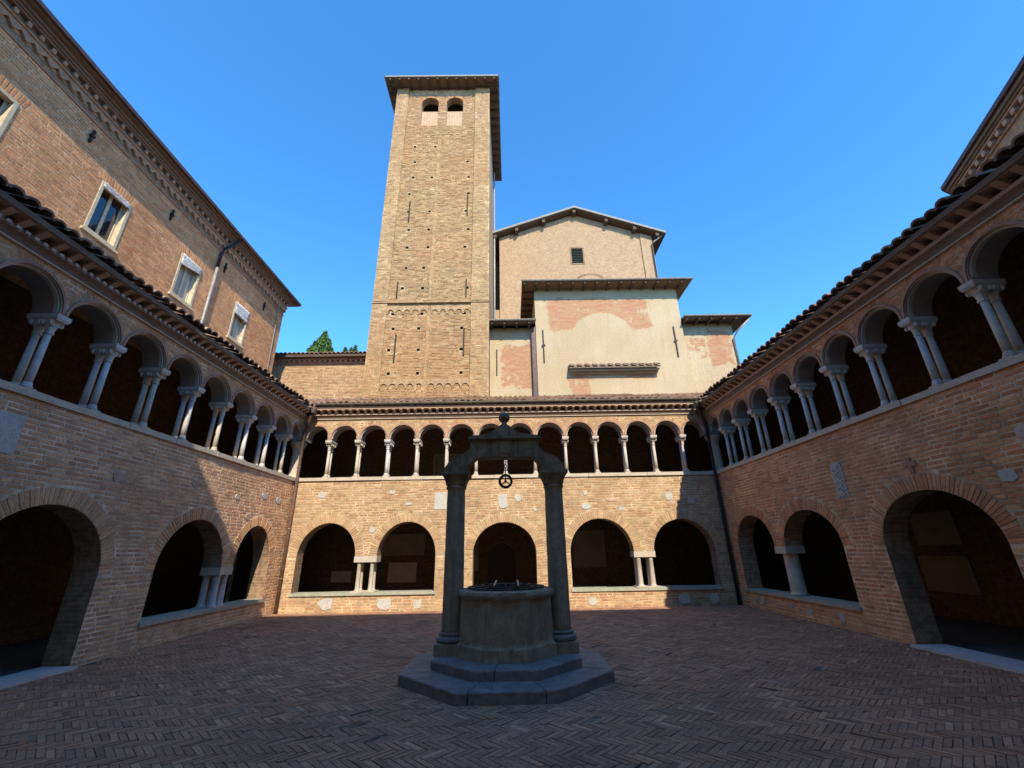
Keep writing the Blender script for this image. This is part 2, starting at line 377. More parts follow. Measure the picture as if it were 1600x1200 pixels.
def pix(P):
    d = np.asarray(P, float) - EYE; z = d @ FWD; zz = np.where(z > 0.05, z, 1e9)
    return np.stack([800 + FOC * (d @ RT) / zz, 600 - FOC * (d @ UP) / zz], -1), z

# ------------------------------------------------------------------ brickwork
class Op:
    """an opening: u0..u1, bottom zb, springing zs, apex za; ring = length of the voussoirs round its arch"""
    def __init__(s, u0, u1, zb, zs, za, ring=0.0): s.u0, s.u1, s.zb, s.zs, s.za, s.ring = u0, u1, zb, zs, za, ring; s.c = (u0 + u1) / 2; s.a = (u1 - u0) / 2
    def top(s, u):
        if s.za <= s.zs: return s.zs
        return s.zs + (s.za - s.zs) * math.sqrt(max(0, 1 - ((u - s.c) / s.a) ** 2))
    def span(s, z0, z1):
        if z1 <= s.zb or z0 >= s.za + s.ring: return None
        if z1 <= s.zs + 0.01 or s.za <= s.zs: return (s.u0, s.u1) if z0 < s.zs else None
        a, b = s.a + s.ring, s.za - s.zs + s.ring
        z = max(z0 + 0.01, s.zs); h = a * math.sqrt(max(0, 1 - ((z - s.zs) / b) ** 2))
        return (s.c - h, s.c + h)
def wall_row(mb, u0, u1, z0, z1, ops, th, nf, front=0, reveal=1, back=2, seg=24, caps=True, top=True):
    def q(pts, mi): mb.add(pts, [(0, 1, 2, 3)], mi)
    nb = nf - th; cur = u0
    def rect(a, b, zl, zh):
        if b - a < 1e-4 or zh - zl < 1e-4: return
        q([(a, nf, zl), (b, nf, zl), (b, nf, zh), (a, nf, zh)], front)
        q([(a, nb, zl), (a, nb, zh), (b, nb, zh), (b, nb, zl)], back)
    for op in sorted(ops, key=lambda o: o.u0):
        rect(cur, op.u0, z0, z1); cur = op.u1
        if op.zb > z0 + 1e-4:
            rect(op.u0, op.u1, z0, op.zb); q([(op.u0, nf, op.zb), (op.u1, nf, op.zb), (op.u1, nb, op.zb), (op.u0, nb, op.zb)], reveal)
        zb = max(op.zb, z0)
        for u in (op.u0, op.u1):
            if op.zs > zb + 1e-4: q([(u, nf, zb), (u, nb, zb), (u, nb, op.zs), (u, nf, op.zs)], reveal)
        k = seg if op.za > op.zs else 1
        for i in range(k):
            if k > 1: a, b = op.c - op.a * math.cos(math.pi * i / k), op.c - op.a * math.cos(math.pi * (i + 1) / k)
            else: a, b = op.u0, op.u1
            ta, tb = op.top(a), op.top(b)
            if max(ta, tb) >= z1 - 1e-4 and k == 1: continue
            q([(a, nf, ta), (b, nf, tb), (b, nf, z1), (a, nf, z1)], front)
            q([(a, nb, ta), (a, nb, z1), (b, nb, z1), (b, nb, tb)], back)
            q([(a, nf, ta), (a, nb, ta), (b, nb, tb), (b, nf, tb)], reveal)
    rect(cur, u1, z0, z1)
    if caps:
        q([(u0, nf, z0), (u0, nb, z0), (u0, nb, z1), (u0, nf, z1)], back); q([(u1, nf, z0), (u1, nf, z1), (u1, nb, z1), (u1, nb, z0)], back)
        if top: q([(u0, nf, z1), (u0, nb, z1), (u1, nb, z1), (u1, nf, z1)], back)

BL, BH, JT = 0.258, 0.059, 0.017
def lay(u0, u1, z0, z1, ops, holes=(), headers=0.3, wob=0.0):
    """courses of bricks between u0..u1, z0..z1, cut at the openings and round the holes (u0, u1, z0, z1)"""
    out = []; z = z0 + JT / 2; k = 0
    while z + BH <= z1 + 0.02:
        zh = min(z + BH, z1); spans = []
        for op in ops:
            s = op.span(z, zh)
            if s: spans.append(s)
        for h in holes:
            if zh > h[2] and z < h[3]: spans.append((h[0], h[1]))
        spans.sort(); free = []; cur = u0
        for a, b in spans:
            if a > cur: free.append((cur, a))
            cur = max(cur, b)
        if cur < u1: free.append((cur, u1))
        for a, b in free:
            u = a - random.uniform(0, BL)
            while u < b:
                L = BL if random.random() > headers else 0.125
                L *= random.uniform(0.95, 1.04)
                p, q_ = max(u, a + JT / 2), min(u + L, b - JT / 2)
                if q_ - p > 0.03: out.append((p, q_, z + random.uniform(-.003, .003), zh + random.uniform(-.003, .003)))
                u += L + JT * random.uniform(0.8, 1.3)
        z += BH + JT; k += 1
    return np.array(out)
BOXF = np.array([(0, 1, 2, 3), (0, 4, 5, 1), (1, 5, 6, 2), (2, 6, 7, 3), (3, 7, 4, 0)])
def brick_verts(bk, nf, nb, jit, bev=0.005):
    """front corners 0-3, back corners 4-7, in (u, n, z)"""
    N = len(bk); u0, u1, z0, z1 = bk.T
    V = np.zeros((N, 8, 3)); n = nf + RNG.normal(0, jit, N)
    for i, (a, b) in enumerate([(u0, z0), (u1, z0), (u1, z1), (u0, z1)]):
        su = 1 if i in (0, 3) else -1; sz = 1 if i in (0, 1) else -1
        V[:, i, 0] = a + su * bev + RNG.normal(0, .0012, N); V[:, i, 2] = b + sz * bev + RNG.normal(0, .0012, N)
        V[:, i, 1] = n + RNG.normal(0, jit * 0.3, N)
        V[:, 4 + i, 0] = a; V[:, 4 + i, 2] = b; V[:, 4 + i, 1] = nb
    return V
def unit_bricks(fr, mat, tagname, nf=0.0, nb=-0.02):
    """shared meshes: full brick and half brick, three wear states each, in the wall's own directions"""
    d = {}
    for kind, L in (('full', BL), ('half', 0.125)):
        for w in range(3):
            V = brick_verts(np.array([[-L / 2, L / 2, -BH / 2, BH / 2]]), nf, nb, 0.0006)[0]
            W = fr(V) - fr.o
            d[kind, w] = make_mesh('brick_' + kind, W, BOXF, mat)
    return d
def raise_bricks(fr, bk, mat, parent, singles=300, nf=0.0, nb=-0.02, jit=0.0013, name='brick', mass='brickwork', bev=.005):
    """the bricks that show largest become objects of their own, the rest one mass"""
    if len(bk) == 0: return
    cen = fr(np.stack([(bk[:, 0] + bk[:, 1]) / 2, np.zeros(len(bk)), (bk[:, 2] + bk[:, 3]) / 2], 1))
    p, z = pix(cen)
    e1, _ = pix(cen + fr.u * 0.05); e2, _ = pix(cen + np.array([0, 0, .05]))
    area = np.abs(np.cross(e1 - p, e2 - p)) / .0025 * (bk[:, 1] - bk[:, 0]) * (bk[:, 3] - bk[:, 2])
    area[(z < 0.3) | (p[:, 0] < 4) | (p[:, 0] > 1596) | (p[:, 1] < 4) | (p[:, 1] > 1196)] = 0
    order = np.argsort(-area); pick = [i for i in order[:singles] if area[i] > 0]
    rest = np.setdiff1d(np.arange(len(bk)), pick)
    if len(rest):
        V = brick_verts(bk[rest], nf, nb, jit, bev)
        F = (np.arange(len(rest))[:, None, None] * 8 + BOXF[None]).reshape(-1, 4)
        mesh_obj(mass, fr(V.reshape(-1, 3)), F, mat, parent, kind='stuff', rnd=np.repeat(RNG.random(len(rest)), 5))
    if pick:
        U = unit_bricks(fr, mat, name, nf, nb)
        for i in pick:
            L = bk[i, 1] - bk[i, 0]; H = bk[i, 3] - bk[i, 2]; kind = 'full' if L > 0.18 else 'half'
            sc = L / (BL if kind == 'full' else .125)
            u = fr.u; A = np.eye(3) + np.outer(u, u) * (sc - 1); A[2, 2] *= H / BH
            inst(name, U[kind, random.randrange(3)], cen[i] + fr.nn * random.gauss(0, jit), A.T, parent)
def voussoirs(fr, op, mat, parent, length, wid=0.0445, step=0.0585, out=0.0, name='voussoir', a0=0.0, a1=math.pi):
    V = [(-wid / 2, 0, .004), (wid / 2, 0, .004), (wid * .58, 0, length), (-wid * .58, 0, length)]
    V = [(x * .93, 0.004 + out, z + (0.004 if z < .1 else -.004)) for x, _, z in V] + [(x, -.03, z) for x, _, z in V]
    key = ('vous', name, length, out, mat)
    if key not in ORG: ORG[key] = make_mesh(name, V, [tuple(f) for f in BOXF], mat)
    a, b = op.a, op.za - op.zs
    per = math.pi * (3 * (a + b) - math.sqrt((3 * a + b) * (a + 3 * b))) / 2
    n = max(6, round(per / step))
    for i in range(n):
        t = a0 + (a1 - a0) * (i + .5) / n
        p = np.array([op.c + a * math.cos(t), 0, op.zs + b * math.sin(t)])
        r = np.array([b * math.cos(t), 0, a * math.sin(t)]); r /= np.linalg.norm(r)
        tg = np.array([-r[2], 0, r[0]]); k = random.uniform(.94, 1.06)
        ax = [fr.u * -tg[0] + np.array([0, 0, -tg[2]]), fr.nn, (fr.u * r[0] + np.array([0, 0, r[2]])) * k]
        inst(name, ORG[key], (fr(p) + fr.nn * random.gauss(0, .003))[0], ax, parent)

# ------------------------------------------------------------------ layout (metres; the eye stands at the origin)
XL, XR, D = -6.93, 6.71, 13.94
GD = 3.4                                              # depth of the galleries
ZS, ZE, ZT = 3.88, 6.20, 5.98                         # upper ledge, eaves, top of the arcade wall
FL = Frame((XL, 0, 0), (0, 1, 0), (1, 0, 0))
FR_ = Frame((XR, 0, 0), (0, 1, 0), (-1, 0, 0))
FB = Frame((0, D, 0), (1, 0, 0), (0, -1, 0))
YS = -2.6                                             # wall behind the camera

# ------------------------------------------------------------------ ground and herringbone paving
g = MB(); g.add([(-700, -700, -.03), (700, -700, -.03), (700, 700, -.03), (-700, 700, -.03)], [(0, 1, 2, 3)])
ground = g.build('ground', 'stone_dark'); ground['kind'] = 'structure'
ground['label'] = 'dark ground under and around the cloister'; ground['category'] = 'ground'
g = MB(); g.box(XL - .3, XR + .3, YS, D + .3, -.026, -.0055)
pav = g.build('courtyard_paving', 'paving_joint'); pav['kind'] = 'structure'
pav['label'] = 'dark herringbone brick paving of the courtyard'; pav['category'] = 'paving'
def herringbone():
    L, W, gap = 0.244, 0.061, 0.004
    a135 = R(135); ca, sa = math.cos(a135), math.sin(a135); out = []
    span = 18
    for j in range(-66, 67):
        for i in range(-420, 421):
            for typ in (0, 1):
                if typ == 0: cx, cy_ = i * W + L / 2 + j * L, i * W + W / 2 - j * L
                else: cx, cy_ = i * W + W / 2 + j * L, i * W + W + L / 2 - j * L
                x = ca * cx - sa * cy_ - 0.1; y = sa * cx + ca * cy_ + 6
                if XL + .02 < x < XR - .02 and YS + .1 < y < D - .02:
                    if max(abs(x + .09), abs(y - 7.09), (abs(x + .09) + abs(y - 7.09)) / math.sqrt(2)) < 1.28: continue
                    out.append((x, y, a135 + (0 if typ == 0 else math.pi / 2)))
    return np.array(out), L - gap, W - gap
hb, hL, hW = herringbone()
def pav_verts(n):
    V = np.zeros((n, 8, 3)); zt = RNG.normal(-.001, .0018, n)
    for i, (sx, sy_) in enumerate([(-1, -1), (1, -1), (1, 1), (-1, 1)]):
        V[:, i] = np.stack([np.full(n, sx * (hL / 2 - .002)), np.full(n, sy_ * (hW / 2 - .002)), zt + RNG.normal(0, .0013, n)], 1)
        V[:, 4 + i] = np.stack([np.full(n, sx * hL / 2), np.full(n, sy_ * hW / 2), np.full(n, -.02)], 1)
    return V
c3 = np.stack([hb[:, 0], hb[:, 1], np.zeros(len(hb))], 1)
pp, pz = pix(c3)
inframe = (pz > .3) & (pp[:, 0] > 5) & (pp[:, 0] < 1595) & (pp[:, 1] > 5) & (pp[:, 1] < 1195)
score = np.where(inframe, 1 / np.maximum(pz, .3), 0)
order = np.argsort(-score); near = order[:300]; rest = order[300:]
V = pav_verts(len(rest)); an = hb[rest, 2] + RNG.normal(0, .012, len(rest)); cs, sn = np.cos(an)[:, None], np.sin(an)[:, None]
W_ = np.stack([V[:, :, 0] * cs - V[:, :, 1] * sn + hb[rest, 0][:, None], V[:, :, 0] * sn + V[:, :, 1] * cs + hb[rest, 1][:, None], V[:, :, 2]], 2)
mesh_obj('paving_bricks', W_.reshape(-1, 3), (np.arange(len(rest))[:, None, None] * 8 + BOXF[None]).reshape(-1, 4), 'paving', pav,
         kind='stuff', rnd=np.repeat(RNG.random(len(rest)), 5))
PB = [make_mesh('paving_brick', pav_verts(1)[0], BOXF, 'paving') for _ in range(4)]
for i in near:
    a = hb[i, 2] + random.gauss(0, .012); z = random.gauss(0, .001)
    inst('paving_brick', PB[random.randrange(4)], (hb[i, 0], hb[i, 1], z), [(math.cos(a), math.sin(a), 0), (-math.sin(a), math.cos(a), 0), (0, 0, 1)], pav)

# ------------------------------------------------------------------ the three arcaded wings
def double_column(fr, u, parent, mat, r=0.050, single=False, n_mid=-0.215, z0=None, ztop=5.12):
    """two marble shafts, one behind the other, on a shared base and under a shared capital"""
    z0 = ZS if z0 is None else z0
    if not single: mat = random.choices([mat, 'marble', 'marble_warm', 'marble_pink'], [5, 2, 2, 1])[0]; r *= random.uniform(.93, 1.07); u += random.gauss(0, .006)
    fl = random.uniform(.88, 1.1)
    mb = MB(fr)
    offs = (0.0,) if single else (0.088, -0.088)
    hb0 = z0 + .14; hs = ztop - .30
    for d in offs:
        mb.lathe((u, n_mid + d, 0), [(r * 1.04, hb0 - .01), (r * 1.02, hb0 + .25), (r * .9, hs)], 14)
    col = mb.build('column', mat, parent, smooth=True)
    b = MB(fr); hw = r * 1.75; dn = .088 if not single else 0
    b.box(u - hw, u + hw, n_mid - dn - hw, n_mid + dn + hw, z0, z0 + .045)
    base = b.build('plinth', 'marble_worn', col)
    b = MB(fr)
    for d in offs: b.lathe((u, n_mid + d, z0), [(r * 1.5, .045), (r * 1.55, .075), (r * 1.2, .1), (r * 1.32, .115), (r * 1.05, .135)], 14)
    b.build('base_moulding', mat, col, smooth=True)
    c = MB(fr)
    for d in offs:
        c.lathe((u, n_mid + d, hs), [(r * .92, -.02), (r * 1.12, -.012), (r * 1.12, .008), (r * .95, .02), (r * 1.15 * fl, .06 + .03 * fl), (r * 1.75 * fl, .155), (r * 2.05, .2)], 12, sq=random.choice([2.2, 3, 4]))
    c.box(u - r * 1.15, u + r * 1.15, n_mid - dn - r * 1.5, n_mid + dn + r * 1.5, hs + .12, hs + .2)
    for su in (-1, 1):
        for e in (-dn - r * 1.3, -dn * .3, dn * .3, dn + r * 1.3):
            c.lathe((u + su * r * 1.75, n_mid + e, hs + .17), [(.012, -.05), (.026, -.03), (.028, .0), (.018, .03)], 6)
    c.build('capital', mat, col)
    a = MB(fr); hw = .106
    prof = [(hw * .82, .195), (hw, .235), (hw, .30)]
    for k in range(2):
        w0, za = prof[k]; w1, zb = prof[k + 1]; e0, e1 = .215 + (w0 - hw), .215 + (w1 - hw)
        V = [(u - w0, n_mid - e0 - .02, hs + za), (u + w0, n_mid - e0 - .02, hs + za), (u + w0, n_mid + e0 + .03, hs + za), (u - w0, n_mid + e0 + .03, hs + za),
             (u - w1, n_mid - e1 - .02, hs + zb), (u + w1, n_mid - e1 - .02, hs + zb), (u + w1, n_mid + e1 + .03, hs + zb), (u - w1, n_mid + e1 + .03, hs + zb)]
        a.add(V, [(3, 2, 1, 0), (4, 5, 6, 7), (0, 1, 5, 4), (1, 2, 6, 5), (2, 3, 7, 6), (3, 0, 4, 7)])
    a.build('abacus', mat, col)
    return col

def fragment(fr, u0, u1, z0, z1, mat, parent, ragged=True, name='marble_fragment', out=0.012):
    """an old carved stone let into the brickwork"""
    mb = MB(fr); cu, cz = (u0 + u1) / 2, (z0 + z1) / 2
    if ragged:
        k = 9; poly = []
        for i in range(k):
            a = 2 * math.pi * (i + random.uniform(-.25, .25)) / k
            q = (abs(math.cos(a)) ** 5 + abs(math.sin(a)) ** 5) ** (-1 / 5) * random.uniform(.74, 1.0)
            poly.append((cu + (u1 - u0) / 2 * math.cos(a) * q, cz + (z1 - z0) / 2 * math.sin(a) * q))
    else: poly = [(u0, z0), (u1, z0 + .004), (u1 - .004, z1), (u0 + .006, z1 - .003)]
    mb.prism(poly, -.02, out)
    return mb.build(name, mat, parent)

def tile_mesh(fr, slope, mat):
    """a half-round clay tile, its axis up the slope (local y), narrow end up"""
    V = []; F = []; seg = 6; L = .46
    for j, (y, r) in enumerate(((0, .098), (L, .08))):
        for i in range(seg + 1):
            a = math.pi * i / seg; V.append((r * math.cos(a), y, r * .85 * math.sin(a) + .01 - .02 * j))
    for i in range(seg + 1):
        a = math.pi * i / seg; V.append((.08 * math.cos(a), 0, .06 * math.sin(a)))
    k = seg + 1
    for i in range(seg): F += [(i, i + 1, k + i + 1, k + i), (i, 2 * k + i, 2 * k + i + 1, i + 1)]
    return V, F
TILE = tile_mesh(None, None, None)
TILE_ME = make_mesh('roof_tile', TILE[0], TILE[1], 'tile', smooth=False)
def tile_roof(fr, u0, u1, n_eave, z_eave, n_top, z_top, parent, u_ok, step=.205, first_rows=1, flip=1):
    """clay tiles in rows; the eaves row is made of tiles of its own, the rows above are one mass"""
    run = n_eave - n_top; ln = math.hypot(run, z_top - z_eave)
    yd = (-fr.nn * run + np.array([0, 0, z_top - z_eave])) / ln
    xd = fr.u; zd = np.cross(xd, yd); zd *= np.sign(zd[2]) if zd[2] else 1
    nrow = int(ln / .37); V0 = np.array(TILE[0]); allV, allF, rnd, cnt = [], [], [], 0
    k = int((u1 - u0) / step)
    for c in range(k + 1):
        u = u0 + c * step
        for rw in range(nrow):
            s = rw * .37 + random.uniform(-.018, .018); n = n_eave - run * s / ln; z = z_eave + (z_top - z_eave) * s / ln + .012 + .014 * math.sin(u * 1.3 + n_top) + .009 * math.sin(u * 3.1)
            if not u_ok(u, n): continue
            du = random.gauss(0, .007); tw = random.gauss(0, .02)
            x2 = xd * math.cos(tw) + yd * math.sin(tw); y2 = -xd * math.sin(tw) + yd * math.cos(tw)
            p = fr((u + du, n + random.gauss(0, .012), z))[0] + zd * random.gauss(0, .008)
            if rw < first_rows: inst('roof_tile', TILE_ME, p, [x2, y2, zd], parent)
            else:
                allV.append(p + V0[:, :1] * x2 + V0[:, 1:2] * y2 + V0[:, 2:3] * zd)
                allF += [tuple(i + cnt for i in f) for f in TILE[1]]; cnt += len(V0); rnd += [random.random()] * len(TILE[1])
    if allV: mesh_obj('upper_tiles', np.concatenate(allV), allF, 'tile', parent, kind='stuff', rnd=rnd)

OV = 0.38
def cornice(fr, u0, u1, parent, teeth, dz, step=.243):
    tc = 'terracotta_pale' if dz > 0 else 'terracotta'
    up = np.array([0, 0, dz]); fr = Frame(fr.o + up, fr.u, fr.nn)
    mb = MB(fr); mb.box(u0, u1, -.02, .045, 5.775, 5.80)
    mb.build('fillet_moulding', 'marble_worn', parent)
    mb = MB(fr)
    V = [(u, n, z) for u in (u0, u1) for n, z in ((-.02, 5.80), (.05, 5.802), (.075, 5.85), (.12, 5.895), (-.02, 5.895))]
    mb.add(V, [(0, 1, 2, 3, 4), (9, 8, 7, 6, 5)] + [(i, 5 + i, 5 + (i + 1) % 5, (i + 1) % 5) for i in range(5)])
    mb.build('cove_moulding', 'brown_cove', parent)
    mb = MB(fr); mb.box(u0, u1, -.02, .13, 5.897, 5.955); band = mb.build('frieze_band', tc, parent)
    mb = MB(fr); mb.box(u0, u1, -.02, .285, 6.06, 6.10); mb.box(u0, u1, -.02, .31, 6.102, 6.15)
    corona = mb.build('corona_moulding', tc, parent)
    V = [(x, y, z) for x in (-.045, .045) for y, z in ((-.01, .0), (.14, .0), (.19, .03), (.27, .075), (.27, .103), (-.01, .103))]
    Fb = [(0, 1, 2, 3, 4, 5), (11, 10, 9, 8, 7, 6)] + [(i, 6 + i, 6 + (i + 1) % 6, (i + 1) % 6) for i in range(6)]
    me = make_mesh('bracket', V, Fb, tc)
    for i in range(int((u1 - u0) / step) + 1):
        u = u0 + .06 + i * step
        if u < u1: inst('bracket', me, fr((u + random.gauss(0, .006), 0, 5.956))[0], [fr.u, fr.nn, (0, 0, 1)], corona)
    if teeth:
        me2 = make_mesh('dentil', [(x * .03, .12 + y * .05, z * .045) for x in (-1, 1) for y in (0, 1) for z in (0, 1)],
                        [(0, 1, 3, 2), (4, 6, 7, 5), (0, 4, 5, 1), (2, 3, 7, 6), (0, 2, 6, 4), (1, 5, 7, 3)], 'marble_warm')
        for i in range(int((u1 - u0) / (step / 2)) + 1):
            u = u0 + .03 + i * step / 2
            if u < u1: inst('dentil', me2, fr((u, 0, 5.903))[0], [fr.u, fr.nn, (0, 0, 1)], band)

def wing(fr, label, U0, U1, cols, lower, zsplit, piers, brick, mort, frags, sills, roof_ok, ru0, ru1, teeth, colmat, upper_end, side_name, arch_r):
    mid = fr(((U0 + U1) / 2, 0, 0))[0]
    w = thing('gallery_wing', tuple(mid), label, 'arcade', 'arcaded two storey wings round the courtyard')
    TH = .45
    # ---- lower wall: rows below and above the springing
    rowa = []; done = set()
    for i, op in enumerate(lower):
        if i in done: continue
        u0, u1 = op.u0, op.u1
        for p in piers:
            if abs(p[0] - op.u1) < .01: u1 = [o for o in lower if abs(o.u0 - p[1]) < .01][0].u1; done.add([k for k, o in enumerate(lower) if abs(o.u0 - p[1]) < .01][0])
        rowa.append(Op(u0, u1, op.zb, zsplit, zsplit))
    rowb = [Op(o.u0, o.u1, zsplit, zsplit, o.za) for o in lower]
    mb = MB(fr)
    wall_row(mb, U0, U1, -.02, zsplit, rowa, TH, -.005, top=False)
    wall_row(mb, U0, U1, zsplit, 3.775, rowb, TH, -.005)
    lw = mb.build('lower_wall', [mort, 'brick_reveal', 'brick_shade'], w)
    ops = [Op(o.u0, o.u1, o.zb, zsplit, o.za, .265) for o in lower]
    holes = [(p[0] - .02, p[1] + .02, p[2], zsplit) for p in piers] + [(f[0] + (f[1] - f[0]) * g, f[1] - (f[1] - f[0]) * g, f[2] + (f[3] - f[2]) * g, f[3] - (f[3] - f[2]) * g) for f in frags for g in [.14 if len(f) < 6 else .02]] + [(s_[0] - .05, s_[1] + .05, s_[2] - .085, s_[2]) for s_ in sills]
    bk = lay(U0, U1, .0, 3.775, ops, holes)
    raise_bricks(fr, bk, brick, lw)
    for o in lower: voussoirs(fr, Op(o.u0, o.u1, o.zb, zsplit, o.za), 'arch_pale' if side_name == 'b' else brick, lw, .255)
    for f in frags: fragment(fr, *f[:4], f[4], w, *(f[5:]))
    # ---- stone seats along the low parapets and imposts with little columns
    for (a, b, z) in sills:
        k = max(1, round((b - a) / 1.1)); e = np.linspace(a - .04, b + .04, k + 1)
        for i in range(k):
            mb = MB(fr); d = random.uniform(-.006, .006)
            mb.box(e[i] + .004, e[i + 1] - .004, -TH - .03, .035 + random.uniform(0, .015), z - .075, z + .006 + d)
            mb.build('parapet_slab', 'stone_green', w)
    for (a, b, zb, kind) in piers:
        mb = MB(fr); mb.box(a - .015, b + .015, -TH - .005, .008, zsplit - .165, zsplit + .004)
        mb.build('impost_block', 'marble_warm' if kind == 4 else 'marble_worn', w)
        if kind == 1:
            mb = MB(fr); mb.lathe(((a + b) / 2, -.22, 0), [(.195, zb + .005), (.195, zb + .03), (.178, zb + .05)] + [(.175 - .015 * k / 10 + random.gauss(0, .0012), zb + .06 + (zsplit - zb - .235) * k / 10) for k in range(11)] + [(.17, zsplit - .166)], 24); mb.build('column', 'marble_worn', w, smooth=True)
        else:
            for su in (-1, 1):
                for n in (-.10, -.35):
                    u = (a + b) / 2 + su * (b - a) * .30; mb = MB(fr); r = .062 if kind == 4 else .075
                    mb.lathe((u, n, 0), [(r * 1.35, zb + .005), (r * 1.35, zb + .05), (r * 1.1, zb + .075), (r * 1.02, zb + .1), (r * .92, zsplit - .24), (r * 1.05, zsplit - .225), (r * .95, zsplit - .21), (r * 1.3, zsplit - .166)], 14)
                    mb.build('column', colmat, w, smooth=True)
            mb = MB(fr); mb.box(a - .04, b + .04, -TH, .03, zb + .008, zb + .03); mb.build('plinth', 'marble_worn', w)
    # ---- ledge under the upper columns, slab by slab
    e = [U0]
    while e[-1] < U1 - .9: e.append(e[-1] + random.uniform(.9, 1.5))
    e[-1] = U1
    for i in range(len(e) - 1):
        mb = MB(fr); z = ZS + random.uniform(-.006, .004); n = .03 + random.uniform(0, .025)
        mb.box(e[i] + .003, e[i + 1] - .003, -TH - .02, n, 3.777, z)
        mb.build('ledge_slab', 'marble_worn', w)
    # ---- upper arcade
    for u in cols: double_column(fr, u, w, colmat)
    ups = []; edges = cols + [upper_end[1]]
    edges = ([upper_end[0]] if upper_end[0] is not None else []) + edges
    for a, b in zip(edges[:-1], edges[1:]):
        h = (b - a) / 2 - .062; c = (a + b) / 2
        ups.append(Op(c - h, c + h, 5.12, max(5.14, 5.60 - h), 5.60, .12))
    mb = MB(fr)
    wall_row(mb, U0 if upper_end[0] is None else upper_end[0] - .2, U1, 5.12, ZT, ups, TH, -.005, seg=18)
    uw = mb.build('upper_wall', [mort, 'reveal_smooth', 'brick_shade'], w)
    bk = lay(U0, U1, 5.13, 5.775 + (.055 if side_name == 'b' else -.03), [Op(o.u0, o.u1, 5.0, o.zs, o.za, .125) for o in ups], headers=.45)
    # short bricks fanned round every arch
    raise_bricks(fr, bk, brick, uw, singles=60 if side_name != 'b' else 0)
    for o in ups:
        b_ = o.za - o.zs
        mb = MB(fr); mb.ring((o.c, o.zs), o.a + .012, o.a + .055, -.03, .022, 0, math.pi, 20, ry=b_ / o.a if abs(b_ - o.a) > .01 else 1)
        for s_ in (-1, 1):
            if o.zs > 5.15: mb.box(o.c + s_ * (o.a + .0335) - .0215, o.c + s_ * (o.a + .0335) + .0215, -.03, .022, 5.122, o.zs)
        mb.build('archivolt', 'terracotta_red', uw)
        mb = MB(fr); mb.ring((o.c, o.zs), o.a - .022, o.a + .010, -.10, -.035, 0, math.pi, 20, ry=(b_ - .006) / o.a if abs(b_ - o.a) > .01 else 1)
        mb.build('inner_archivolt', 'marble_warm', uw)
        fanbk = []
        if o.a > .33:
            k = 15
            V = []; 
            for i in range(k):
                t = math.pi * (.1 + .8 * (i + .5) / k); rad = np.array([math.cos(t), 0, math.sin(t)]); tg = np.array([-rad[2], 0, rad[0]])
                for r_, wd, n in ((o.a + .065, .035, .0), (o.a + .165, .045, .0), (o.a + .06, .037, -.02), (o.a + .17, .048, -.02)):
                    for s_ in (-1, 1): V.append(np.array([o.c, n + random.gauss(0, .002), o.zs]) + rad * r_ + tg * s_ * wd)
            fv = fr(np.array(V)); F = []
            for i in range(k):
                b0 = i * 8; F += [(b0, b0 + 1, b0 + 3, b0 + 2), (b0, b0 + 4, b0 + 5, b0 + 1), (b0 + 2, b0 + 3, b0 + 7, b0 + 6), (b0, b0 + 2, b0 + 6, b0 + 4), (b0 + 1, b0 + 5, b0 + 7, b0 + 3)]
            mesh_obj('arch_bricks', fv, F, brick, uw, kind='stuff', rnd=np.repeat(RNG.random(k), 5))
    dz = .055 if side_name == 'b' else -.03
    ZE = 6.27 if side_name == 'b' else 6.14; OV = .33 if side_name == 'b' else .38
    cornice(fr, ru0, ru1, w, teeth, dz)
    # ---- roof
    zt = 7.74 if side_name == 'b' else 7.6; poly_n = (OV - .06, -GD)
    mb = MB(fr)
    a = roof_ok(OV - .06); b = roof_ok(-GD)
    za = ZE - .025
    el, eh = (.3 if side_name == 'b' else 0), .3      # the slabs run a little past the valleys
    V = [(a[0] - el, OV - .06, za), (a[1] + eh, OV - .06, za), (b[1] + eh, -GD, zt - .05), (b[0] - el, -GD, zt - .05)]
    V += [(u, n, z - .09) for u, n, z in V]
    mb.add(V, [(0, 1, 2, 3), (7, 6, 5, 4), (0, 4, 5, 1), (1, 5, 6, 2), (2, 6, 7, 3), (3, 7, 4, 0)])
    rf = mb.build('roof', 'wood_mid', w)
    def ok(u, n): lo, hi = roof_ok(n); return lo - .02 <= u <= hi + .02
    tile_roof(fr, a[0] if side_name != 'b' else -10.4, 17.4 if side_name != 'b' else 10.2, OV, ZE, -GD, zt, rf, ok)
    # ---- gallery floor above the lower corridor
    lo, hi = (U0, D + GD) if side_name != 'b' else (XL - TH, XR + TH)
    mb = MB(fr); mb.box(lo, hi, -GD - .05, -TH - .002, 3.47, 3.74); mb.build('upper_floor', 'wood', w)
    return w

UP_L = [3.71, 4.76, 5.81, 6.86, 7.92, 8.98, 10.04, 11.10, 12.13, 13.14]
UP_R = [3.27, 4.26, 5.25, 6.31, 7.33, 8.31, 9.33, 10.31, 11.31, 12.23, 13.11]
UP_L = [u - 1.05 * k for k in range(6, 0, -1) for u in [3.71]] + UP_L
UP_R = [u - 0.99 * k for k in range(5, 0, -1) for u in [3.27]] + UP_R
UP_B = [-6.03, -5.06, -4.08, -3.1, -2.12, -1.13, -.14, .84, 1.86, 2.86, 3.85, 4.83, 5.80]
low_L = [Op(5.72, 7.81, -.02, 1.33, 2.37), Op(9.0, 11.05, .46, 1.33, 2.36), Op(11.51, 13.15, .46, 1.33, 2.34)]
low_R = [Op(6.12, 8.16, -.02, 1.57, 2.40), Op(9.2, 11.16, .47, 1.57, 2.35), Op(11.6, 13.43, .47, 1.57, 2.40)]
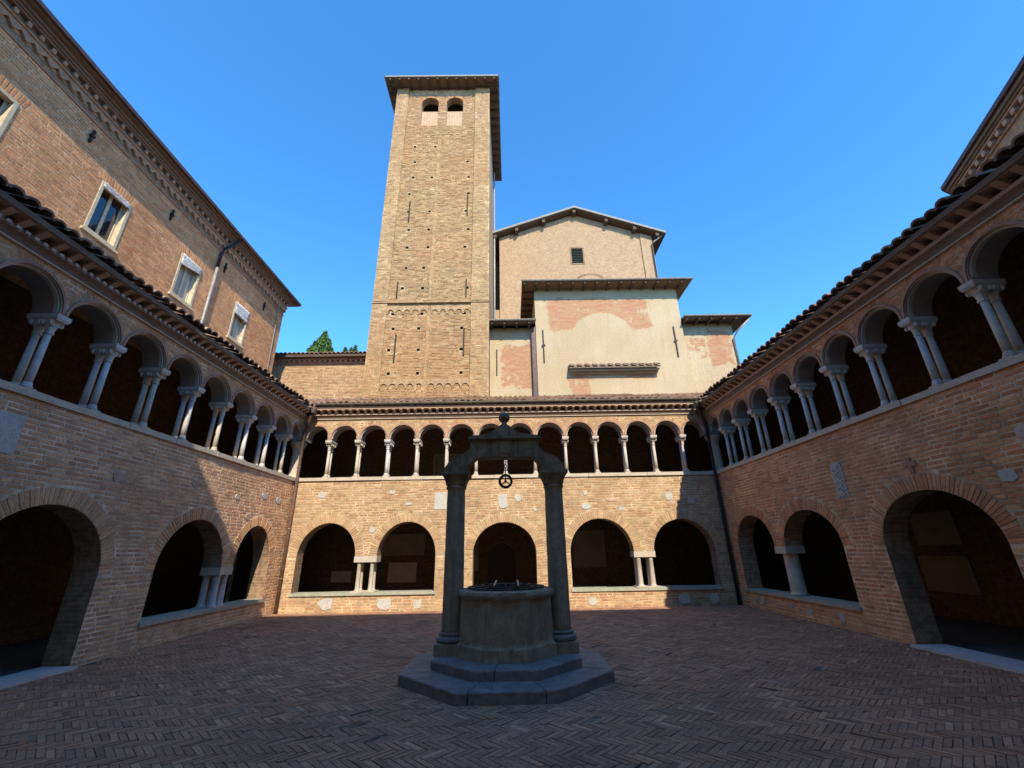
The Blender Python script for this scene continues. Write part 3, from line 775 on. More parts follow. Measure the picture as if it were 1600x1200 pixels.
low_B = [Op(-6.53, -4.75, .51, 1.50, 2.48), Op(-4.10, -2.31, .51, 1.50, 2.48), Op(-1.18, .76, -.02, 1.50, 2.42), Op(1.80, 3.74, .50, 1.50, 2.48), Op(4.36, 6.25, .50, 1.50, 2.42)]
wingL = wing(FL, 'half-shaded brick arcade wing beneath the tall palazzo with windows', YS, D, UP_L, low_L, 1.33, [(11.05, 11.51, .46, 3)], 'brick_tan', 'mortar_tan',
     [(5.30, 5.88, 2.95, 3.50, 'marble_white', False, 'marble_plaque'), (7.49, 7.81, 2.83, 3.02, 'terracotta'), (9.42, 9.58, 3.0, 3.16, 'terracotta'),
      (11.0, 11.2, 2.9, 3.05, 'marble_worn'), (12.2, 12.45, 3.05, 3.22, 'marble_white'), (12.95, 13.25, 3.0, 3.2, 'marble_white'), (11.6, 11.8, 2.45, 2.62, 'terracotta')],
     [(9.0, 13.15, .46)], lambda n: (YS, D - n), YS, D - .3, True, 'marble', (None, D - .02), 'l', .44)
wingR = wing(FR_, 'shaded brick arcade wing carrying a carved lattice plaque and terracotta cross', YS, D, UP_R, low_R, 1.57, [(11.16, 11.6, .47, 1)], 'brick', 'mortar',
     [(5.66, 5.90, 2.33, 2.52, 'marble_white'), (5.30, 5.50, 2.85, 3.02, 'marble_worn'), (12.9, 13.1, .12, .26, 'terracotta'), (12.62, 12.78, .14, .34, 'marble_white'),
      (12.1, 12.45, .2, .3, 'terracotta'), (11.3, 11.7, .2, .32, 'terracotta'), (10.72, 10.9, .12, .24, 'marble_white'), (9.7, 9.85, .12, .27, 'marble_white'),
      (8.64, 8.94, 2.46, 3.15, 'marble_white', False, 'lattice_plaque', .015),
      (13.2, 13.4, 3.0, 3.2, 'terracotta')],
     [(9.2, 13.43, .47)], lambda n: (YS, D - n), YS, D - .3, False, 'marble', (None, D - .02), 'r', .44)
wingB = wing(FB, 'sunlit brick arcade wing facing the well across the courtyard', XL, XR, UP_B, low_B, 1.50, [(-4.75, -4.10, .51, 4), (3.74, 4.36, .50, 3)], 'brick_pale', 'mortar_pale',
     [(-6.15, -5.88, 3.22, 3.46, 'marble_white'), (-3.88, -3.68, 3.33, 3.45, 'marble_warm'), (-3.35, -3.08, 2.98, 3.06, 'marble_white'), (-2.42, -2.03, 2.83, 3.36, 'marble_white', False, 'inscribed_plaque'),
      (-.43, -.07, 2.83, 3.30, 'marble_white'), (.13, .34, 3.02, 3.24, 'marble_white'), (2.32, 2.46, 3.2, 3.34, 'marble_warm'), (2.20, 2.54, 2.76, 2.95, 'marble_white'),
      (3.4, 3.6, 2.72, 2.83, 'marble_white'), (4.90, 5.18, 2.99, 3.26, 'marble_white'), (5.6, 5.85, 2.88, 3.08, 'marble_worn'), (-4.40, -4.2, 2.16, 2.35, 'marble_white'),
      (.7, .82, 2.72, 2.84, 'marble_white'), (-5.72, -5.22, .06, .39, 'marble_white'), (-4.0, -3.52, .03, .36, 'marble_white'), (-2.92, -2.65, .03, .3, 'marble_white'),
      (2.22, 2.5, .04, .27, 'marble_white'), (4.88, 5.26, .02, .33, 'marble_white'), (5.82, 6.08, .03, .33, 'marble_white'), (3.0, 3.4, 2.98, 3.06, 'terracotta')],
     [(-6.53, -2.31, .51), (1.80, 6.25, .50)], lambda n: (XL + n, XR - n), XL + .3, XR - .3, False, 'marble_warm', (XL + .06, XR - .06), 'b', .43)

# doorway sills on the ground
for fr, w, a, b in ((FL, wingL, 5.72, 7.78), (FR_, wingR, 6.15, 8.1)):
    mb = MB(fr); mb.box(a, b, -.42, .16, -.005, .035); mb.build('threshold_slab', 'marble', w)
# carved lattice on the plaque, terracotta cross
lat = [c for c in wingR.children if c.name.startswith('lattice_plaque')][0]
mb = MB(FR_)
def bar(p, q, wd, n0, n1):
    p, q = np.array(p), np.array(q); d = (q - p) / np.linalg.norm(q - p); o = np.array([-d[1], d[0]]) * wd / 2
    mb.prism([tuple(p + o), tuple(q + o), tuple(q - o), tuple(p - o)], n0, n1)
for i in range(5):
    z = 2.49 + i * .13
    bar((8.68, z), (8.90, min(z + .13, 3.12)), .022, .013, .032); bar((8.90, z), (8.68, min(z + .13, 3.12)), .022, .013, .0325)
    bar((8.79, z), (8.90, z + .065), .018, .013, .031); bar((8.79, z), (8.68, z + .065), .018, .013, .0315)
mb.build('carved_interlace', 'marble_white', lat)
mb = MB(FR_); mb.prism([(7.09, 2.68), (7.17, 2.68), (7.165, 2.80), (7.24, 2.79), (7.245, 2.87), (7.165, 2.865), (7.17, 2.93), (7.09, 2.93), (7.095, 2.865), (7.02, 2.87), (7.02, 2.79), (7.095, 2.80)], -.02, .022)
mb.build('terracotta_cross', 'terracotta_red', wingR)
# thick single columns in the two inner corners, corridor back walls, doors and panels
for x, s_ in ((XL, -1), (XR, 1)):
    mb = MB(); mb.lathe((x + s_ * .20, D + .2, 0), [(.24, ZS), (.24, ZS + .06), (.19, ZS + .09), (.17, ZS + .15), (.15, 4.80), (.17, 4.82), (.16, 4.86), (.24, 5.02), (.26, 5.03), (.26, 5.12)], 18)
    mb.build('corner_column', 'marble_worn', wingB, smooth=False)
    mb = MB(); mb.box(min(x, x + s_ * .45), max(x, x + s_ * .45), D - .001, D + .45, 5.12, ZT); mb.box(min(x, x + s_ * .45), max(x, x + s_ * .45), D + .001, D + .45, -.02, 3.777)
    mb.build('corner_pier', 'brick_reveal', wingB)
    mb = MB(); mb.box(min(x, x + s_ * .45) - .02, max(x, x + s_ * .45) + .02, D - .02, D + .47, 3.778, ZS - .01); mb.build('ledge_slab', 'marble_worn', wingB)
dop = Op(-.90, .16, -.02, 1.35, 1.88)
mb = MB(Frame((0, D + GD - .02, 0), (1, 0, 0), (0, -1, 0)))
wall_row(mb, XL - GD + .002, XR + GD - .002, -.02, 3.6, [dop], .18, 0, 0, 1, 0)
wall_row(mb, XL - GD + .002, XR + GD - .002, 3.6, 7.5, [Op(-3.0, -2.1, 3.75, 5.2, 5.2)], .18, 0, 0, 1, 0)
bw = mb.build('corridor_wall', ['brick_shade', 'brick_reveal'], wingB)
mb = MB(Frame((0, D + GD - .02, 0), (1, 0, 0), (0, -1, 0)))
pts = [(-.89, -.02)] + [(dop.c - .52 * math.cos(math.pi * i / 14), 1.35 + .52 * math.sin(math.pi * i / 14)) for i in range(15)] + [(.15, -.02)]
mb.prism(pts, -.16, -.11); mb.build('arched_door', 'door', wingB)
mb = MB(Frame((0, D + GD - .02, 0), (1, 0, 0), (0, -1, 0)))
mb.box(-3.12, -3.0, -.02, .04, 3.75, 5.32); mb.box(-2.1, -1.98, -.02, .04, 3.75, 5.32); mb.box(-3.0, -2.1, -.02, .04, 5.2, 5.32); mb.box(-3.0, -2.1, -.12, -.06, 3.75, 5.2)
mb.build('framed_doorway', 'plaster_in', wingB)
FBI = Frame((0, D + GD - .02, 0), (1, 0, 0), (0, -1, 0))
for u0, u1, z0, z1, nm in ((-4.6, -3.55, .56, 1.24, 'stone_tablet'), (-6.7, -5.95, .60, .98, 'stone_tablet'), (-4.95, -3.3, 1.48, 2.25, 'plaster_panel'), (2.33, 3.55, .95, 2.25, 'plaster_panel'), (-1.95, -1.25, .9, 2.3, 'plaster_panel')):
    mb = MB(FBI); mb.box(u0, u1, .0, .03, z0, z1); mb.build(nm, 'plaster_in' if nm == 'plaster_panel' else 'marble_worn', wingB)
FRI = Frame((XR + GD, 0, 0), (0, 1, 0), (-1, 0, 0))
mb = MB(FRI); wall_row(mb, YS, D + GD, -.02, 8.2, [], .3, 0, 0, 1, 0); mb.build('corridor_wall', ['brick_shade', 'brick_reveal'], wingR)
for u0, u1, z0, z1 in ((10.15, 11.25, 1.55, 2.27), (10.15, 11.4, .52, 1.30)):
    mb = MB(FRI); mb.box(u0, u1, .0, .03, z0, z1); mb.build('plaster_panel', 'plaster_in', wingR)
mb = MB(FRI); mb.box(9.2, 9.9, .0, .05, 3.8, 4.75); mb.build('plaster_panel', 'plaster_in', wingR)

mb = MB(Frame((XL - GD, 0, 0), (0, 1, 0), (1, 0, 0))); mb.tube([(YS, .05, 5.0), (6, .05, 4.97), (D + 2, .05, 5.0)], .022, 6); mb.build('wall_conduit', 'pipe_grey', wingL)
# gutters and downpipes
mb = MB(FB); V = []; prof = [(.365 + .055 * math.cos(a), 6.29 - .065 * math.sin(a)) for a in np.linspace(0, math.pi, 9)]
prof += [(n_ * 1.0 + (.006 if n_ < .365 else -.006), z_ + .004) for n_, z_ in prof[::-1]]
k = len(prof); V = [(u, n_, z_) for u in (XL + .3, XR - .3) for n_, z_ in prof]
mb.add(V, [tuple(range(k)), tuple(range(2 * k - 1, k - 1, -1))] + [(i, k + i, k + (i + 1) % k, (i + 1) % k) for i in range(k)])
mb.build('gutter', 'gutter', wingB)
for x, s_, mt, nm in ((XL, 1, 'copper_brown', 'l'), (XR, -1, 'pipe_dark', 'r')):
    mb = MB(); q = x + s_ * .09
    mb.tube([(x + s_ * .40, D - .40, 6.26), (x + s_ * .40, D - .40, 5.98), (x + s_ * .34, D - .34, 5.88), (q + s_ * .07, D - .16, 5.58), (q, D - .09, 5.46), (q, D - .09, 3.0), (q, D - .09, .0)], .05, 10)
    dp = mb.build('downpipe', mt, wingB, smooth=True)
    for z in (.9, 2.3, 4.2):
        mb = MB(); mb.lathe((q, D - .09, z), [(.056, 0), (.06, .01), (.06, .035), (.056, .045)], 10); mb.build('pipe_collar', mt, dp)
    mb = MB(); mb.lathe((x + s_ * .42, D - .42, 5.96), [(.06, 0), (.10, .12), (.11, .17)], 10); mb.build('hopper', 'gutter', dp)

# ------------------------------------------------------------------ the well
WX, WY = -.09, 7.09
well = thing('stone_well', (WX, WY, 0), 'dark stone well with two pillars and lintel on octagonal steps', 'well')
def octa(ap, rot=0.0): return [(WX + ap / math.cos(math.pi / 8) * math.cos(math.pi / 8 + rot + i * math.pi / 4), WY + ap / math.cos(math.pi / 8) * math.sin(math.pi / 8 + rot + i * math.pi / 4)) for i in range(8)]
def oct_pt(ap, a):
    k = (a - math.pi / 8) % (math.pi / 4) - math.pi / 8; r = ap / math.cos(k - 0) if False else ap / math.cos(((a + math.pi / 8) % (math.pi / 4)) - math.pi / 8)
    return (WX + r * math.cos(a), WY + r * math.sin(a))
def step(ap, inner, z0, z1, cuts, mat):
    cuts = sorted(R(c) for c in cuts); first = None
    for i, a in enumerate(cuts):
        b = cuts[(i + 1) % len(cuts)] + (2 * math.pi if i == len(cuts) - 1 else 0)
        g_ = .006 / ap
        cor = [c for c in [math.pi / 8 + j * math.pi / 4 for j in range(-8, 24)] if a + g_ < c < b - g_]
        angs = sorted([a + g_, b - g_] + cor + [t for t in np.arange(a + .09, b - .05, .075) if min([abs(t - c) for c in cor] + [1]) > .03])
        out = [oct_pt(ap, t) for t in angs]; inn = [oct_pt(inner, t) for t in angs]
        bev = .012
        mb = MB(); k = len(out); up = [oct_pt(ap - bev * random.uniform(.5, 1.9), t) for t in angs]; dz = random.uniform(-.003, .003)
        V = [(x, y, z0) for x, y in out] + [(x, y, z1 - bev * random.uniform(.5, 1.8) + dz) for x, y in out] + [(x, y, z1 + dz) for x, y in up] + [(x, y, z1 + dz) for x, y in inn] + [(x, y, z0) for x, y in inn]
        F = [(r * k + j, r * k + j + 1, (r + 1) * k + j + 1, (r + 1) * k + j) for r in range(4) for j in range(k - 1)]
        F += [tuple(r * k for r in range(5)), tuple(r * k + k - 1 for r in range(4, -1, -1))]
        mb.add(V, F); mb.build('step_slab', mat, well)
step(1.40, .80, -.01, .125, [20, 62, 110, 160, 205, 253, 288, 338], 'stone_step')
step(1.01, .40, .10, .245, [45, 100, 150, 218, 262, 319], 'stone_step')
mb = MB(); seg = 48; V = []
prof = [(.695, .246), (.692, .33), (.69, .385), (.68, .40), (.665, .41), (.655, .44), (.652, .60), (.650, .80), (.648, .93), (.66, .96), (.69, .985), (.70, 1.02), (.69, 1.055), (.66, 1.07), (.60, 1.075), (.56, 1.06), (.545, 1.02), (.54, .6), (.54, .4)]
for i, (ap, z) in enumerate(prof):
    rnd_ = 0.0 if i < 8 else min(1, (i - 7) / 3)
    for j in range(seg):
        a = 2 * math.pi * j / seg + .001
        p = oct_pt(ap, a); r_o = math.hypot(p[0] - WX, p[1] - WY); r_c = ap * 1.03
        r_ = r_o * (1 - rnd_) + r_c * rnd_ + random.gauss(0, .003)
        V.append((WX + r_ * math.cos(a), WY + r_ * math.sin(a), z + random.gauss(0, .0015)))
F = [(i * seg + j, i * seg + (j + 1) % seg, (i + 1) * seg + (j + 1) % seg, (i + 1) * seg + j) for i in range(len(prof) - 1) for j in range(seg)]
mb.add(V, F + [tuple((len(prof) - 1) * seg + j for j in range(seg))]); drum = mb.build('drum', 'stone_well', well)
# iron grate on the mouth
mb = MB()
for r_, h in ((.57, 1.09), (.47, 1.104), (.36, 1.116), (.24, 1.124), (.12, 1.13)):
    mb.tube([(WX + r_ * math.cos(t), WY + r_ * math.sin(t), h) for t in np.linspace(0, 2 * math.pi, 33)], .009, 6)
for t in np.linspace(0, math.pi, 7)[:-1]:
    mb.tube([(WX + s_ * math.cos(t), WY + s_ * math.sin(t), 1.13 - .04 * (abs(s_) / .56) ** 2) for s_ in np.linspace(-.56, .56, 9)], .007, 6)
gr = mb.build('iron_grate', 'iron', well)
for x in (-.16, .18):
    mb = MB(); mb.box(WX + x - .011, WX + x + .011, WY - .55, WY + .55, 1.134, 1.15); mb.build('grate_bar', 'iron_bright', gr)
for sx in (-1, 1):
    px = WX + sx * .79
    mb = MB(); mb.lathe((px, WY, 0), [(.165, .50), (.152, .56)] + [(.155 - .012 * k / 24 + random.gauss(0, .0012), .58 + 1.94 * k / 24) for k in range(25)] + [(.162, 2.545), (.162, 2.575), (.15, 2.585)], 28)
    pil = mb.build('pillar', 'stone_well', well, smooth=True)
    mb = MB(); mb.box(px - .225, px + .225, WY - .225, WY + .225, .246, .385); mb.build('pillar_plinth', 'stone_well', pil)
    mb = MB(); mb.lathe((px, WY, 0), [(.20, .387)] + [(.20 + .03 * math.sin(t), .425 - .038 * math.cos(t)) for t in np.linspace(.2, math.pi - .2, 7)] + [(.185, .468), (.175, .475), (.192, .487), (.195, .5), (.17, .515), (.16, .52)], 28)
    mb.build('pillar_base', 'stone_step', pil, smooth=True)
    mb = MB()
    for (h0, z0), (h1, z1) in zip([(.15, 2.586), (.155, 2.62), (.165, 2.66), (.19, 2.71), (.215, 2.74), (.225, 2.75)], [(.155, 2.62), (.165, 2.66), (.19, 2.71), (.215, 2.74), (.225, 2.75), (.225, 2.80)]):
        V = [(px + a * h, WY + b * h, z) for h, z in ((h0, z0), (h1, z1)) for a, b in ((-1, -1), (1, -1), (1, 1), (-1, 1))]
        mb.add(V, [(0, 1, 5, 4), (1, 2, 6, 5), (2, 3, 7, 6), (3, 0, 4, 7), (3, 2, 1, 0), (4, 5, 6, 7)])
    mb.build('capital', 'stone_arch', pil)
    # scrolled bracket from capital to lintel
    def bx(d): return WX + sx * d
    outer = [(.985, 2.802), (.975, 2.86), (.93, 2.93), (.86, 3.0), (.79, 3.045), (.70, 3.08), (.62, 3.125), (.575, 3.19), (.56, 3.26), (.55, 3.325)]
    inner = [(.40, 3.325), (.40, 3.032), (.47, 3.03), (.52, 2.985), (.545, 2.93), (.60, 2.90), (.62, 2.85), (.62, 2.802)]
    mb = MB(Frame((0, WY, 0), (1, 0, 0), (0, -1, 0))); mb.prism([(bx(d), z) for d, z in outer + inner], -.155, .155); br = mb.build('bracket', 'stone_arch', well)
    mb = MB(Frame((0, WY, 0), (1, 0, 0), (0, -1, 0)))
    mb.prism([(bx(.55 + (d - .55) * .93), 2.83 + (z - 2.83) * .93) for d, z in outer + inner[1:]], .156, .172); mb.build('bracket_relief', 'stone_arch', br)
FW = Frame((WX, WY, 0), (1, 0, 0), (0, -1, 0))
mb = MB(FW); mb.box(-.56, .56, -.15, .15, 3.033, 3.30); mb.box(-.545, .545, -.162, .162, 3.035, 3.06); mb.box(-.10, .10, -.163, .163, 3.09, 3.29)
lint = mb.build('lintel', 'stone_arch', well)
mb = MB(FW); mb.box(-.575, .575, -.17, .17, 3.302, 3.325); mb.box(-.60, .60, -.20, .20, 3.327, 3.362); mb.box(-.575, .575, -.185, .185, 3.364, 3.385); mb.build('lintel_cornice', 'stone_arch', well)
prof = [(.53, 3.386), (.52, 3.398), (.40, 3.41), (.29, 3.43), (.24, 3.442), (.215, 3.458), (.175, 3.49), (.125, 3.53), (.085, 3.56), (.05, 3.58), (.04, 3.62)]
mb = MB(FW); mb.prism([(-u, z) for u, z in prof] + [(u, z) for u, z in prof[::-1]], -.14, .14); ped = mb.build('pediment', 'stone_arch', well)
mb = MB(FW); mb.lathe((0, 0, 0), [(.05, 3.60), (.055, 3.615), (.035, 3.63), (.035, 3.645)] + [(.097 * math.sin(t), 3.742 - .097 * math.cos(t)) for t in np.linspace(.4, math.pi, 12)], 20); mb.build('ball_finial', 'stone_arch', well, smooth=True)
# pulley hanging on its chain
PX, PZ, PR = WX + .012, 2.655, .103
pul = thing('pulley_wheel', (PX, WY, 2.53), 'black iron pulley wheel hanging on a chain under the well lintel', 'pulley')
FP = Frame((PX, WY, 0), (1, 0, 0), (0, -1, 0))
mb = MB(FP)
for n_ in (-.022, .022): mb.tube([(PR * math.cos(t), n_, PZ + PR * math.sin(t)) for t in np.linspace(0, 2 * math.pi, 37)], .013, 8)
mb.tube([((PR - .012) * math.cos(t), 0, PZ + (PR - .012) * math.sin(t)) for t in np.linspace(0, 2 * math.pi, 37)], .016, 8); mb.build('rim', 'iron', pul)
for t in (R(90), R(218), R(322)):
    mb = MB(FP); mb.tube([(0, 0, PZ), (PR * .5 * math.cos(t), 0, PZ + PR * .5 * math.sin(t)), (PR * .95 * math.cos(t), 0, PZ + PR * .95 * math.sin(t))], .011, 6); mb.build('spoke', 'iron', pul)
mb = MB(FP); mb.tube([(0, -.04, PZ), (0, .04, PZ)], .022, 10); mb.build('hub', 'iron', pul)
mb = MB(FP)
for n_ in (-.045, .045): mb.tube([(0, n_, PZ - .02), (0, n_, PZ + .13), (0, n_ * .5, PZ + .165), (0, 0, PZ + .18)], .009, 6)
mb.build('fork', 'iron', pul)
for k in range(3):
    z = PZ + .20 + k * .05; mb = MB(FP)
    P = [((.017 * math.cos(t)) if k % 2 else 0, 0 if k % 2 else .017 * math.cos(t), z + .032 * math.sin(t)) for t in np.linspace(0, 2 * math.pi, 17)]
    mb.tube(P, .006, 6); mb.build('chain_link', 'iron', pul)
mb = MB(FP); mb.tube([(0, 0, 3.034), (0, 0, PZ + .35), (.018, 0, PZ + .325), (.02, 0, PZ + .30), (0, 0, PZ + .285)], .007, 6); mb.build('hook', 'iron', pul)

# ------------------------------------------------------------------ tall palazzo over the left wing
XB = XL - GD
FP_ = Frame((XB, 0, 0), (0, 1, 0), (1, 0, 0))
pal = thing('brick_palazzo', (XB, 8, 0), 'tall brick palazzo with small windows and corbelled cornice', 'building')
PW = [(5.40, 6.28), (8.29, 9.17), (11.12, 12.03), (13.96, 14.83)]
PE = 17.1
wops = [Op(a, b, 9.12, 10.62, 10.62) for a, b in PW]
mb = MB(FP_); wall_row(mb, YS, PE, -.02, 7.0, [], .4, 0, 1, 1, 1); wall_row(mb, YS, PE, 7.0, 12.6, wops, .4, -.003, 0, 1, 1)
mb.box(YS, PE, -8.0, -7.7, -.02, 12.6, 1); mb.box(PE - .3, PE - .002, -7.7, -.414, -.02, 12.6, 1); mb.box(YS, YS + .3, -7.7, -.414, -.02, 12.6, 1)
mb.box(YS, PE, -7.7, -.5, 8.0, 8.2, 1)
pw = mb.build('wall', ['mortar_palazzo', 'brick_shade'], pal)
bops = [Op(a - .02, b + .02, 9.0, 10.62, 10.62) for a, b in PW]
bk = lay(YS, PE, 7.2, 11.82, bops, [(a - .12, b + .12, 10.62, 10.9) for a, b in PW]); raise_bricks(FP_, bk, 'brick_palazzo', pw, jit=.0008, bev=.003)
me = make_mesh('lintel_brick', [(x, y, z) for y, e in ((-.02, 0), (.004, .004)) for x, z in ((-.03 + e, e), (.03 - e, e), (.03 - e, .265 - e), (-.03 + e, .265 - e))],
               [(4, 5, 6, 7), (0, 4, 7, 3), (1, 2, 6, 5), (0, 1, 5, 4), (3, 7, 6, 2)], 'brick_palazzo')
for a, b in PW:
    for i in range(14):
        t = (i + .5) / 14; u = a - .11 + (b - a + .22) * t; s_ = (t - .5) * .5
        inst('lintel_brick', me, FP_((u, 0, 10.63))[0], [FP_.u * math.cos(s_) + np.array([0, 0, -math.sin(s_)]), FP_.nn, FP_.u * math.sin(s_) + np.array([0, 0, math.cos(s_)])], pw)
for i, (a, b) in enumerate(PW):
    z0, z1 = 9.12, 10.62
    mb = MB(FP_); t_ = .075
    for u0, u1, q0, q1 in ((a, a + t_, z0, z1), (b - t_, b, z0, z1), (a + t_, b - t_, z1 - t_, z1), (a + t_, b - t_, z0, z0 + t_)): mb.box(u0, u1, -.20, .018, q0, q1)
    for u0, u1, q0, q1 in ((a + t_, a + t_ + .05, z0 + t_, z1 - t_), (b - t_ - .05, b - t_, z0 + t_, z1 - t_), ((a + b) / 2 - .04, (a + b) / 2 + .04, z0 + t_, z1 - t_), (a + t_ + .05, (a + b) / 2 - .04, z0 + t_, z0 + t_ + .06), ((a + b) / 2 + .04, b - t_ - .05, z0 + t_, z0 + t_ + .06)): mb.box(u0, u1, -.17, -.12, q0, q1)
    wd = mb.build('window', 'window_wood', pal)
    for u0, u1 in ((a + t_ + .05, (a + b) / 2 - .04), ((a + b) / 2 + .04, b - t_ - .05)):
        mb = MB(FP_); mb.box(u0, u1, -.152, -.142, z0 + t_ + .06, z1 - t_); mb.build('pane', 'glass' if i < 2 else 'glass_pale', wd)
    mb = MB(FP_); mb.box(a - .06, b + .06, -.2, .06, z0 - .07, z0 - .001); mb.build('sill', 'window_wood', wd)
    if i >= 1:                                        # white roller blind gathered at the top
        dz = (.0, .16, .40, .52)[i]; V = []; nx = 12; nz = 6
        for j in range(nx + 1):
            for k in range(nz + 1):
                u = a + .03 + (b - a - .06) * j / nx; drop = dz * (1 - (.45 * j / nx if i == 2 else .12 * math.sin(j * 1.3) ** 2))
                V.append((u, .03 + .018 * math.sin(j * 2.1 + k * 1.7) + .02 * math.sin(k * 2.6), z1 - .02 - drop * k / nz))
        Fq = [(j * (nz + 1) + k, (j + 1) * (nz + 1) + k, (j + 1) * (nz + 1) + k + 1, j * (nz + 1) + k + 1) for j in range(nx) for k in range(nz)]
        if dz > 0:
            mb = MB(FP_); mb.add(V, Fq); o = mb.build('blind', 'blind', wd, smooth=True); md = o.modifiers.new('thick', 'SOLIDIFY'); md.thickness = .006
# corbelled cornice
mb = MB(FP_); mb.box(YS, PE + .02, -.02, .03, 11.80, 11.84); mb.build('string_course', 'terracotta_red', pal)
mb = MB(FP_); mb.box(YS, PE, -.02, .0, 11.842, 12.02); mb.build('plain_band', 'brick_reveal', pal)
sv = []
me = make_mesh('corbel_arch', [(x, y, z) for y in (-.01, .075) for x, z in ((-.13, .0), (-.105, -.0), (0, .125), (.105, -.0), (.13, .0), (.13, .2), (-.13, .2))],
               [(0, 1, 2, 6), (2, 5, 6), (2, 3, 4, 5), (13, 9, 8, 7), (13, 12, 9), (12, 11, 10, 9), (1, 8, 9, 2), (2, 9, 10, 3), (0, 7, 8, 1), (3, 10, 11, 4), (5, 12, 13, 6), (4, 11, 12, 5), (6, 13, 7, 0)], 'palazzo_trim')
u = YS + .2
while u < PE - .1: inst('corbel_arch', me, FP_((u, 0, 11.985))[0], [FP_.u, FP_.nn, (0, 0, 1)], pal); u += .262
mb = MB(FP_); mb.box(YS, PE + .06, -.02, .115, 12.187, 12.235); mb.build('lower_moulding', 'palazzo_trim', pal)
mb = MB(FP_); mb.box(YS, PE + .02, -.02, .09, 12.237, 12.36); mb.build('frieze', 'brown_cove', pal)
me = make_mesh('dentil', [(x * .04, y * .115, z * .12) for x in (-1, 1) for y in (.7, 1.5) for z in (0, 1)], [(0, 1, 3, 2), (4, 6, 7, 5), (0, 4, 5, 1), (2, 3, 7, 6), (0, 2, 6, 4), (1, 5, 7, 3)], 'palazzo_trim')
u = YS + .2
while u < PE: inst('dentil', me, FP_((u, 0, 12.237))[0], [FP_.u, FP_.nn, (0, 0, 1)], pal); u += .262
mb = MB(FP_); mb.box(YS, PE + .1, -.02, .2, 12.362, 12.41); mb.box(YS, PE + .13, -.02, .24, 12.412, 12.47); mb.box(YS, PE + .18, -.02, .30, 12.472, 12.53); mb.build('upper_moulding', 'brown_cove', pal)
mb = MB(FP_); V = [(u, n, z) for u in (YS, PE + .42) for n, z in ((.42, 12.62), (-4, 14.0), (-8.3, 12.62), (-8.3, 12.54), (.42, 12.54))]
mb.add(V, [(0, 1, 2, 3, 4), (9, 8, 7, 6, 5)] + [(i, 5 + i, 5 + (i + 1) % 5, (i + 1) % 5) for i in range(5)]); mb.build('roof', 'wood_mid', pal)
mb = MB(FP_); mb.box(YS, PE + .45, .421, .50, 12.57, 12.68); mb.build('gutter', 'gutter_brown', pal)
mb = MB(FP_); mb.tube([(12.9, .42, 12.58), (12.85, .34, 12.40), (12.62, .10, 11.95), (12.58, .07, 11.75), (12.56, .07, 11.1)], .05, 8); dp = mb.build('downpipe', 'pipe_dark', pal, smooth=True)
mb = MB(FP_); mb.tube([(12.56, .07, 11.1), (12.55, .07, 8.9), (12.54, .07, 7.4)], .048, 8); mb.build('lower_pipe', 'pipe_grey', dp, smooth=True)
mb = MB(FP_); mb.tube([(16.5, .05, 12.55), (16.62, .04, 11.5), (16.72, .04, 7.6)], .018, 6); mb.build('cable', 'pipe_grey', pal)
for u in (7.66, 10.34, 12.97, 15.6):
    mb = MB(FP_); mb.prism([(u - .03, 11.20), (u + .02, 11.20), (u + .04, 11.6), (u - .01, 11.6)], .01, .05); mb.box(u - .05, u + .06, .0, .065, 11.38, 11.44); mb.build('tie_bar', 'iron', pal)

# ------------------------------------------------------------------ bell tower
TY, TX0, TX1, TD = 17.6, -6.45, -.94, 6.3
FT = Frame((0, TY, 0), (1, 0, 0), (0, -1, 0))
tow = thing('bell_tower', ((TX0 + TX1) / 2, TY + TD / 2, 0), 'tall square brick bell tower with twin arched belfry openings', 'tower')
TZ = 27.75
levels = [9.05, 10.2, 11.35, 12.15] + [13.6 + 1.18 * i for i in range(9)]
holes = []
mb = MB(FT)
def tband(z0, z1, ops): wall_row(mb, TX0, TX1, z0, z1, ops, .4, -.012, 0, 1, 1, caps=False)
zc = 6.5
for z in levels:
    xs = []
    for k, x in enumerate((-5.35, -4.05, -2.05)):
        x += random.uniform(-.1, .1) + (0.25 if k == 0 and z > 13 else 0) - (.0 if z > 13 else .05)
        if random.random() < .88: xs.append(x)
    zz = z + random.uniform(-.05, .05)
    if zz - .08 > zc: tband(zc, zz - .08, [])
    ops = [Op(x - .075, x + .075, zz - .08, zz + .075, zz + .075) for x in xs]; tband(zz - .08, zz + .08, [Op(o.u0, o.u1, zz - .08, zz + .06, zz + .06) for o in ops]); zc = zz + .08
    holes += [(x - .09, x + .09, zz - .09, zz + .08) for x in xs]
belf = [Op(-4.93, -3.92, 24.7, 26.55, 27.05, .13), Op(-3.45, -2.46, 24.7, 26.55, 27.05, .13)]
slit = Op(-4.12, -3.84, 8.28, 8.66, 8.66)
tband(zc, 24.3, []); tband(24.3, TZ, belf)
mb.box(TX0, TX0 + .4, -TD, -.413, 6.5, TZ, 1); mb.box(TX1 - .4, TX1, -TD, -.413, 6.5, TZ, 1); mb.box(TX0 + .4, TX1 - .4, -TD, -TD + .4, 6.5, TZ, 1)
mb.box(TX0 + .4, TX1 - .4, -TD + .4, -.42, 25.0, 25.2, 1)
tw = mb.build('wall', ['mortar_tower', 'brick_gable'], tow)
PIL0, PIL1 = -5.74, -1.74
